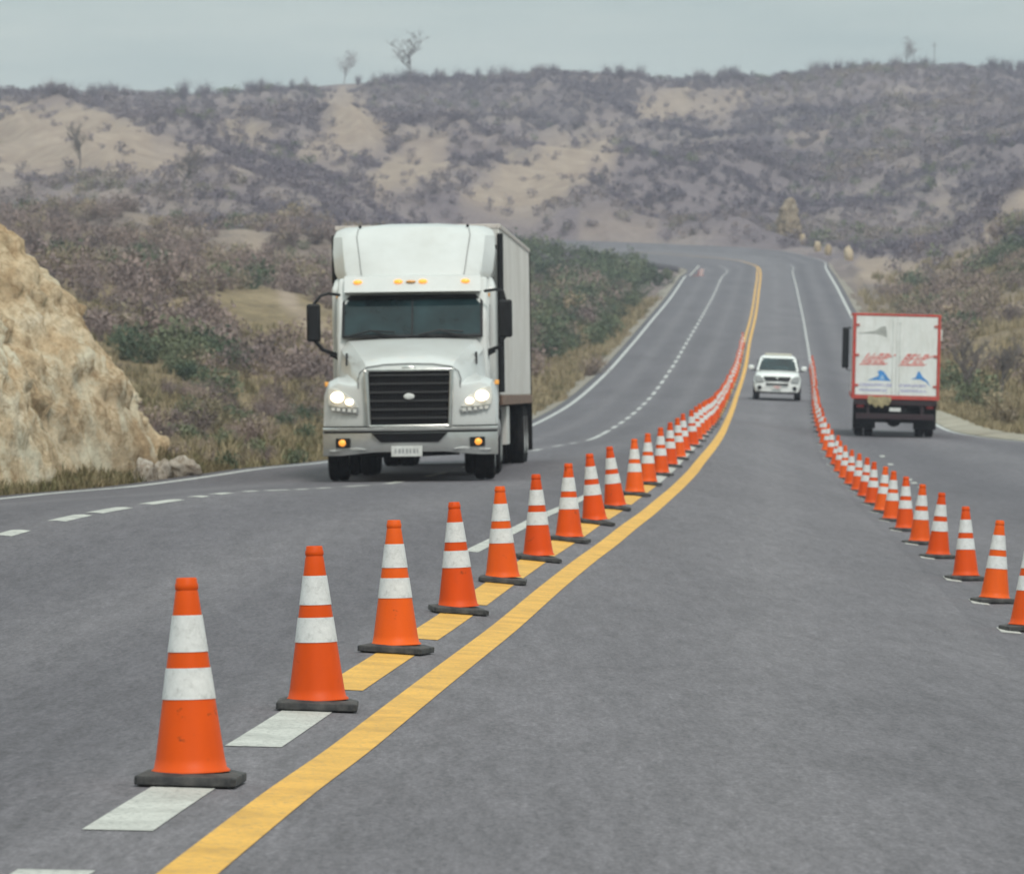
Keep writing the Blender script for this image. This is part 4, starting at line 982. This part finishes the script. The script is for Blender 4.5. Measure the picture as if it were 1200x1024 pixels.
mb = MB(); mb.box(-.43, .43, .3, 8.1, .62, .98); mb.box(-1.0, 1.0, .95, 1.15, .44, .58); mb.box(-.95, .95, 5.8, 6.0, .44, .60); mb.box(-.95, .95, 7.15, 7.35, .44, .60); mb.box(-.50, .50, .25, 1.8, .55, 1.2); mb.box(-1.0, -.45, .5, 1.9, .5, 1.1); mb.box(.45, 1.0, .5, 1.9, .62, 1.1)
mb.tube([(-.75, .35, .40), (-.2, .33, .36), (.1, .33, .38), (.7, .35, .40)], .035, 8); mb.box(-1.15, 1.15, 4.95, 5.03, .9, 3.0); mb.build('chassis', M['chassis'], T)
# trailer, slightly out of line with the tractor
tr = MB(); tr.box(-1.245, 1.245, 0, 14.0, 1.20, 3.79); trl = tr.build('trailer', M['trailer_white'], T, .02)
tr = MB(); tr.box(-1.265, 1.265, -.012, 14.02, 1.05, 1.196); tr.build('lower_rail', M['rust'], trl, .01)
tr = MB(); tr.box(-1.262, -1.20, -.01, 14.01, 3.74, 3.812); tr.box(1.20, 1.262, -.01, 14.01, 3.74, 3.812); tr.box(-1.20, 1.20, -.01, .06, 3.74, 3.812); tr.build('top_rail', M['rail_pale'], trl, .01)
for sx in (-1, 1):
    tr = MB()
    for y in np.arange(.6, 14, .61): tr.box(sx*1.249-.006, sx*1.249+.006, y, y+.07, 1.2, 3.735)
    tr.build('side_ribs', M['trailer_white'], trl, .003)
tr = MB(); tr.box(1.19, 1.262, 13.9, 14.03, 1.2, 3.74); tr.box(-1.262, -1.19, 13.9, 14.03, 1.2, 3.74); tr.box(-.6, .6, 1.2, 13.8, .80, 1.05); tr.build('trailer_frame', M['chassis'], trl)
for sx in (-1, 1):
    tr = MB(); tr.box(sx*1.0-.06, sx*1.0+.06, 2.3, 2.42, .18, 1.05); tr.box(sx*1.0-.12, sx*1.0+.12, 2.24, 2.48, .12, .18); tr.build('landing_leg', M['chassis'], trl)
    tr = MB(); tr.box(sx*1.20-.10, sx*1.20+.02, 2.9, 4.0, .42, 1.03); tr.build('side_box', M['trailer_white'], trl, .01)
    for y in (11.0, 12.25): wheel(trl, sx*.95, y, .51, .26, 'trailer_wheel', True, sx)
    tr = MB(); tr.box(sx*.95-.34, sx*.95+.34, 13.15, 13.17, .22, 1.05); tr.build('mud_flap', M['chassis'], trl)
trl.location = (0, 5.25, 0); trl.rotation_euler = (0, 0, -R(1.45))
place(T, -1.475, 75.6, R(.6), 1.05, 6.6, 1.05, 1.02)

# ------------------------------------------------------------------ box truck seen from behind
B = empty('box_truck', 'white box truck with red edged rear doors driving away on the right', 'truck')
def panel_mat():
    m, nt, b = nodes('stained_white_door'); co = objco(nt)
    f = noi(nt, co, 3, 6, .7); c = ramp(nt, f, [(.3, (.68, .70, .675)), (.7, (.79, .80, .785))])
    f2 = noi(nt, mapn(nt, co, (3, 1, .6)), 2.2, 7, .7); c = mixc(nt, ramp(nt, f2, [(.45, (0, 0, 0)), (.75, (.55,)*3)]), c, (.50, .49, .44))
    L(nt, c, b.inputs['Base Color']); b.inputs['Roughness'].default_value = .45; return m
M['door'] = panel_mat(); M['red'] = simple('red_frame_paint', (.50, .055, .04), .5, var=.2, scale=5, dirt=(.30, .12, .09), dirtamt=.6)
M['logo_red'] = simple('red_lettering', (.62, .15, .13), .5, var=.3, scale=9, dirt=(.74, .58, .54), dirtamt=.9)
M['logo_blue'] = simple('blue_emblem', (.06, .25, .58), .5, var=.25, scale=6); M['logo_pale'] = simple('pale_blue_emblem', (.30, .47, .68), .5, var=.15)
M['ink'] = simple('faded_violet_lettering', (.42, .42, .60), .6, var=.2, scale=15)
M['stain'] = simple('soot_stain', (.36, .37, .35), .7, var=.2, scale=8); M['tarp'] = simple('dusty_canvas', (.30, .255, .145), .9, var=.35, scale=5, bumpy=.3)
M['maroon'] = simple('maroon_underride', (.022, .006, .010), .6, var=.3, scale=6, dirt=(.02, .015, .015), dirtamt=.8)
mb = MB(); mb.box(-1.215, 1.215, .06, 5.6, 1.10, 3.46); box = mb.build('cargo_box', M['truck_white'], B, .02)
mb = MB(); mb.box(-1.235, -1.150, 0, .10, 1.06, 3.48); mb.box(1.150, 1.235, 0, .10, 1.06, 3.48); mb.box(-1.150, 1.150, 0, .10, 3.415, 3.48); mb.box(-1.150, 1.150, -.003, .10, 1.06, 1.175); mb.build('rear_frame', M['red'], box, .012)
mb = MB()
for sx in (-1, 1): mb.box(sx*1.236-.010, sx*1.236+.010, .10, 5.6, 3.40, 3.475); mb.box(sx*1.236-.010, sx*1.236+.010, .10, 5.6, 1.08, 1.20)
mb.build('side_trim', M['red'], box)
def glyphs(mb, x0, z0, w, h, n, sl, y, seed, dens=.75):
    r = random.Random(seed); cw = w/n
    for k in range(n):
        xa = x0+k*cw; st = h*.20
        def par(u0, u1, v0, v1): mb.prism_xz([(xa+u0*cw+sl*v0*h, z0+v0*h), (xa+u1*cw+sl*v0*h, z0+v0*h), (xa+u1*cw+sl*v1*h, z0+v1*h), (xa+u0*cw+sl*v1*h, z0+v1*h)], y-.004, y)
        par(.06, .34, 0, 1)
        if r.random() < dens: par(.34, .86, .76, 1)
        if r.random() < dens: par(.34, .80, .40, .60)
        if r.random() < dens: par(.34, .86, 0, .22)
        if r.random() < .5: par(.62, .90, .22, .76)
for sx in (-1, 1):
    x0, x1 = (-1.12, -.003) if sx < 0 else (.003, 1.12)
    mb = MB(); mb.box(x0*1.022, x1*1.022, .014, .055, 1.18, 3.41); d = mb.build('rear_door', M['door'], B, .008, label='stained left rear door' if sx < 0 else None)
    gx = -1.0 if sx < 0 else .10
    # red slanted lettering, too worn to read
    mb = MB(); glyphs(mb, gx+.0, 2.09, .66, .27, 4, .75, .0135, 3+sx); mb.prism_xz([(gx-.06, 2.02), (gx+.66, 2.03), (gx+.78, 2.085), (gx+.02, 2.075)], .009, .0135); mb.prism_xz([(gx+.62, 2.19), (gx+.98, 2.30), (gx+.99, 2.345), (gx+.60, 2.245)], .009, .0132); mb.build('red_lettering', M['logo_red'], d)
    if sx < 0:
        mb = MB(); mb.prism_xz([(-.56, 1.60), (-.13, 1.58), (-.20, 1.66), (-.34, 1.84), (-.42, 1.885), (-.52, 1.85), (-.48, 1.74)], .009, .0135); mb.prism_xz([(-.80, 1.585), (-.56, 1.60), (-.50, 1.72)], .009, .0132)
        e = mb.build('blue_emblem', M['logo_blue'], d); mb = MB(); mb.prism_xz([(-.46, 1.63), (-.30, 1.63), (-.38, 1.76)], .007, .0088); mb.build('emblem_facet', M['logo_pale'], e)
    else:
        mb = MB(); mb.prism_xz([(.42, 1.655), (.56, 1.70), (.62, 1.87), (.66, 1.875), (.76, 1.72), (.90, 1.60), (.98, 1.44), (.86, 1.58), (.70, 1.645)], .009, .0135); mb.build('blue_emblem', M['logo_blue'], d)
    mb = MB(); glyphs(mb, gx-.02, 1.42, .92 if sx < 0 else .80, .085, 11, 0, .0135, 20+sx); mb.build('violet_lettering', M['ink'], d); mb = MB(); glyphs(mb, gx-.02, 1.28, .80, .075, 10, 0, .0135, 30+sx); mb.build('violet_lettering', M['ink'], d)
    if sx < 0:
        mb = MB(); mb.prism_xz([(-1.09, 2.925), (-.93, 2.935), (-.62, 2.99), (-.46, 3.10), (-.32, 3.13), (-.29, 2.98), (-.27, 2.80), (-.40, 2.86), (-.62, 2.905), (-1.09, 2.905)], .0105, .0135); mb.build('soot_stain', M['stain'], d)
    mb = MB(); xr = -.10 if sx < 0 else .10; mb.tube([(xr, -.004, 1.2), (xr, -.004, 3.38)], .011, 6)
    for z in (1.3, 2.3, 3.25): mb.box(xr-.03, xr+.03, -.012, .016, z-.02, z+.02)
    mb.build('lock_rod', M['door'], d)
    for z in (1.45, 2.3, 3.15):
        mb = MB(); mb.box(sx*1.10-.05, sx*1.10+.05, -.012, .016, z-.03, z+.03); mb.build('hinge', M['red'], d)
    wheel(B, sx*.86, 1.55, .47, .25, dual=True, side=sx); wheel(B, sx*.98, 6.1, .47, .26, side=sx)
    mb = MB(); mb.box(sx*.86-.32, sx*.86+.32, .82, .835, .22, .95); mb.build('mud_flap', M['chassis'], B)
    mb = MB(); mb.box(sx*.98-.10, sx*.98+.10, .03, .06, .82, .90); mb.build('tail_lamp', M['red_lens'], B)
    xm = sx*1.37; mb = MB(); mb.box(xm-.10, xm+.10, 6.75, 6.9, 1.85 if sx < 0 else 2.7, 3.05); mi = mb.build('mirror', M['black'] if sx < 0 else M['trailer_white'], B, .03)
    mb = MB(); mb.tube([(sx*1.04, 6.9, 2.95), (sx*1.3, 6.82, 3.06), (xm, 6.82, 2.95)], .02, 6); mb.build('mirror_arm', M['black'], mi); mb = MB(); mb.tube([(sx*1.04, 6.9, 1.75), (sx*1.32, 6.82, 1.8), (xm, 6.82, 2.2)], .02, 6); mb.build('mirror_arm', M['black'], mi)
mb = MB(); mb.box(-1.18, 1.18, .02, .14, .90, 1.055); mb.box(-1.10, 1.10, .0, .10, .50, .66); mb.box(-.8, -.72, .05, .12, .6, .95); mb.box(.72, .8, .05, .12, .6, .95); mb.build('underride_bar', M['maroon'], B, .012)
mb = MB(); mb.box(-.42, .42, .12, 7.4, .70, 1.05); mb.box(-1.1, 1.1, .3, 5.5, .96, 1.09); mb.box(-.85, .85, 1.45, 1.65, .38, .60); mb.ell((0, 1.55, .46), .22, .22, .20); mb.box(-1.0, 1.0, .9, 1.0, .5, .95); mb.box(-.9, .9, 5.9, 6.4, .42, .95); mb.build('chassis', M['chassis'], B)
mb = MB(); mb.box(-.16, .16, -.012, -.001, .73, .83); mb.build('licence_plate', M['plate'], B)
mb = MB(); mb.prism_yz([(5.75, .75), (5.75, 2.55), (6.0, 2.85), (6.9, 2.85), (7.5, 2.0), (7.6, .75)], -1.06, 1.06); cb_ = mb.build('cab', M['truck_white'], B, .05)
for sx in (-1, 1):
    mb = MB(); mb.prism_yz([(5.98, 1.85), (5.98, 2.6), (6.8, 2.6), (7.25, 1.85)], sx*1.058, sx*1.066); mb.build('side_window', M['glass_side'], cb_)
rr = []
for k, x in enumerate(np.linspace(-.78, -.12, 12)):
    d = .05*math.sin(k*1.7); dp = (.24+.05*math.sin(k*2.1))*math.sin(math.pi*(k+.5)/12)**.4; rr.append([(x, -.03+d*.4, 1.13+.02*math.sin(k)), (x, -.06+d*.4, 1.0), (x, -.05-d*.3, 1.09-dp), (x, .0, 1.10-dp), (x, .0, 1.13)])
mb = MB(); mb.loft(rr); tag(mb.build('canvas_tarp', M['tarp'], None), 'bundled dusty yellow canvas hanging under the box truck doors', 'tarp')
tarp = COL.objects['canvas_tarp']
place(B, (1048-600)/F*147, 147, math.atan(.0545), 1.55, 6.1, .9)
tarp.matrix_world = B.matrix_world.copy()

# ------------------------------------------------------------------ white pickup
C = empty('pickup_truck', 'white pickup approaching in the middle lane between the cone rows', 'pickup')
M['car_white'] = simple('white_car_paint', (.78, .79, .775), .28, var=.03, scale=3, coat=.5)
def csec(y, top, half, mid, bot, ht):
    h = [(0, top), (half*.62, top-.02), (half*.90, top-.09), (half, mid), (half*1.0, (mid+bot)/2), (half*.93, bot), (half*.5, bot-.01), (0, bot-.01)]
    full = h+[(-x, z) for x, z in reversed(h[1:-1])]; return [(x, y, z) for x, z in full]
def cs(y, *a): return [(x, yy+.16*(abs(x)/.9)**3*(1 if yy < .6 else 0), z) for x, yy, z in csec(y, *a)]
mb = MB(); mb.loft([cs(.0, .60, .72, .50, .34, 0), cs(.03, .76, .84, .60, .32, 0), cs(.10, .90, .865, .66, .31, 0), cs(.30, 1.0, .88, .74, .32, 0), cs(.62, 1.05, .885, .80, .62, 0), cs(1.2, 1.10, .89, .84, .62, 0), cs(1.45, 1.13, .89, .84, .40, 0), cs(4.9, 1.10, .89, .84, .40, 0), cs(5.0, 1.0, .87, .8, .45, 0)])
body = mb.build('body', M['car_white'], C, ang=40)
mb = MB(); mb.loft([[(x*w, y, z) for x in (-1, 1)]+[(w, y2, z), (-w, y2, z)] for w, y, y2, z in ((.80, 1.42, 3.75, 1.08), (.70, 1.95, 3.6, 1.50), (.645, 2.22, 3.45, 1.625), (.56, 2.45, 3.35, 1.66))]); mb.build('cabin', M['car_white'], C, .04, seg=3)
mb = MB(); mb.loft([[(x*(.715-.115*t), 1.385+.68*t-.05*(1-x*x), 1.135+.43*t) for t in (0, .5, 1)] for x in np.linspace(-1, 1, 11)], closed=False); mb.build('windscreen', M['glass'], C)
for sx in (-1, 1):
    mb = MB(); mb.prism_xz([(sx*.50, .70), (sx*.80, .66), (sx*.85, .80), (sx*.82, .93), (sx*.66, .92), (sx*.54, .84)], -.035, .2, lambda x, z: .16*(abs(x)/.9)**3+.12*max(0, z-.7)); mb.build('headlight', M['lens_dim'], C, .02)
    mb = MB(); mb.lathe([(.02, -.02), (.075, -.02), (.085, .0), (.085, .1)], 16, 'y', (sx*.66, .045, .47)); mb.build('fog_lamp', M['glass_side'], C)
    mb = MB(); mb.box(sx*1.0-.10, sx*1.0+.10, 1.55, 1.68, 1.12, 1.28); mi = mb.build('mirror', M['car_white'], C, .04, seg=3)
    mb = MB(); mb.box(min(sx*.80, sx*.98), max(sx*.80, sx*.98), 1.58, 1.68, 1.08, 1.125); mb.build('mirror_arm', M['black'], mi)
    mb = MB(); mb.prism_yz([(1.75, 1.14), (2.2, 1.5), (3.3, 1.5), (3.5, 1.14)], sx*.70, sx*.775); mb.build('side_window', M['glass_side'], C)
    for y in (.85, 4.0): wheel(C, sx*.78, y, .36, .24, side=sx)
mb = MB()
for z, w, h in ((.865, .50, .030), (.775, .46, .035)): mb.prism_xz([(-w, z-h), (w, z-h), (w*1.03, z+h), (-w*1.03, z+h)], -.03, .15, lambda x, z: .16*(abs(x)/.9)**3+.35*max(0, z-.74))
mb.build('grille', M['grille'], C, .008)
mb = MB(); mb.prism_xz([(-.40, .58), (.40, .58), (.44, .645), (-.44, .645)], -.03, .15, lambda x, z: .16*(abs(x)/.9)**3); mb.build('lower_grille', M['grille'], C, .008)
mb = MB(); mb.ell((0, .0, .83), .06, .05, .045); mb.build('emblem', M['chrome'], C)
mb = MB(); mb.box(-.17, .17, -.055, -.035, .44, .55); pl = mb.build('licence_plate', M['plate'], C, .004)
mb = MB(); mb.box(-.14, .14, -.058, -.0555, .505, .535); mb.box(-.05, .06, -.058, -.0555, .455, .485); mb.build('plate_marking', M['logo_red'], pl)
mb = MB(); mb.box(-.78, .78, .25, 4.8, .26, .5); mb.box(-.85, .85, .08, .35, .255, .32); mb.build('chassis', M['chassis'], C)
M['rack'] = simple('beige_roof_rail', (.50, .47, .38), .6, var=.15)
mb = MB(); mb.tube([(-.50, 3.2, 1.655), (-.50, 3.2, 1.71), (.50, 3.2, 1.71), (.50, 3.2, 1.655)], .025, 8); mb.tube([(-.47, 2.6, 1.66), (-.47, 2.6, 1.70), (.47, 2.6, 1.70), (.47, 2.6, 1.66)], .02, 8); mb.build('roof_rack', M['rack'], C)
place(C, (910-600)/F*196, 196, math.atan(.0515), .85, 4.0, .78)

# ------------------------------------------------------------------ fallen barrier at the far left road edge
M['pinkish'] = simple('pale_pink_board', (.55, .40, .38), .7)
p, n = surf(486, 1.35)
ba = empty('road_barrier', 'small white and red barrier board leaning at the far left road edge', 'barrier', None, (p[0], p[1], p[2]))
mb = MB(); mb.prism_xz([(-.95, .0), (-.80, -.02), (.10, .92), (-.05, .98)], -.03, .02); mb.build('board', M['plate'], ba)
mb = MB(); mb.prism_xz([(.05, .0), (.35, .0), (.52, .62), (.12, .70)], .05, .12); mb.build('board', M['pinkish'], ba, label='pale pinkish board')
mb = MB(); mb.box(-.06, .0, -.02, .25, 0, .5); mb.box(-.5, .5, .15, .25, 0, .06); mb.build('stand', M['red'], ba)
# ------------------------------------------------------------------ light, sky, air, camera
SUN_EL, SUN_AZ = R(52), R(162)          # azimuth clockwise from +Y
w = bpy.data.worlds.new('World'); scene.world = w; w.use_nodes = True; nt = w.node_tree; nt.nodes.clear()
out = nt.nodes.new('ShaderNodeOutputWorld'); bg = nt.nodes.new('ShaderNodeBackground'); L(nt, bg.outputs[0], out.inputs[0])
sky = nt.nodes.new('ShaderNodeTexSky'); sky.sky_type = 'NISHITA'; sky.sun_disc = False; sky.sun_elevation = SUN_EL; sky.sun_rotation = SUN_AZ; sky.air_density = 1.3; sky.dust_density = 4.0
co = nt.nodes.new('ShaderNodeTexCoord').outputs['Generated']
f = noi(nt, mapn(nt, co, (9, 9, 60)), 1.6, 6, .6)
cloud = ramp(nt, f, [(.3, (3.20, 3.92, 3.86)), (.5, (3.55, 4.22, 4.10)), (.72, (4.0, 4.6, 4.40))])
# an overcast sky is about twice as bright overhead as at the horizon
sx = nt.nodes.new('ShaderNodeSeparateXYZ'); L(nt, co, sx.inputs[0])
lift = ramp(nt, sx.outputs[2], [(0.06, (.5, .5, .5)), (.9, (1, .985, .96))]); cloud = mixc(nt, 1.0, cloud, lift, 'MULTIPLY')
v2 = nt.nodes.new('ShaderNodeVectorMath'); v2.operation = 'SCALE'; v2.inputs[3].default_value = 2.0; L(nt, cloud, v2.inputs[0]); cloud = v2.outputs[0]
c = mixc(nt, .92, sky.outputs[0], cloud)
L(nt, c, bg.inputs['Color']); bg.inputs['Strength'].default_value = 0.10
sd = bpy.data.lights.new('sun', 'SUN'); sd.energy = 1.5; sd.angle = R(10); sd.color = (1, .955, .89)
so = bpy.data.objects.new('sun', sd); COL.objects.link(so)
d = Vector((math.sin(SUN_AZ)*math.cos(SUN_EL), math.cos(SUN_AZ)*math.cos(SUN_EL), math.sin(SUN_EL)))
so.rotation_euler = d.to_track_quat('Z', 'Y').to_euler(); so.location = d*200+Vector((0, 0, 50))
# haze
mb = MB(); mb.box(-700, 700, -25, 1480, -10.5, 92); hz = mb.build('haze', []) if False else None
me = bpy.data.meshes.new('haze'); me.from_pydata([Vector(v) for v in mb.v], [], mb.f); me.update()
hm = bpy.data.materials.new('haze_air'); hm.use_nodes = True; nt = hm.node_tree; nt.nodes.clear()
o_ = nt.nodes.new('ShaderNodeOutputMaterial'); pv = N(nt, 'ShaderNodeVolumePrincipled'); pv.inputs['Color'].default_value = (.80, .84, 1.0, 1); pv.inputs['Density'].default_value = HAZE; pv.inputs['Anisotropy'].default_value = .2
L(nt, pv.outputs[0], o_.inputs['Volume']); me.materials.append(hm)
ho = bpy.data.objects.new('haze', me); COL.objects.link(ho); ho['kind'] = 'stuff'
cam = bpy.data.cameras.new('camera'); cam.sensor_width = 36; cam.sensor_fit = 'HORIZONTAL'; cam.lens = 36*F/1200
cam.shift_y = -(512-470)/1200; cam.clip_start = .5; cam.clip_end = 6000
cam.dof.use_dof = True; cam.dof.focus_distance = 26; cam.dof.aperture_fstop = cam.lens/1000/.017
co_ = bpy.data.objects.new('camera', cam); COL.objects.link(co_); co_.location = (0, 0, CZ); co_.rotation_euler = (R(90), 0, 0)
scene.camera = co_
scene.view_settings.view_transform = 'Standard'; scene.view_settings.look = 'None'; scene.view_settings.gamma = 1; scene.view_settings.exposure = EXPO
scene.cycles.max_bounces = 6; scene.cycles.diffuse_bounces = 3; scene.cycles.volume_bounces = 1; scene.cycles.use_denoising = True
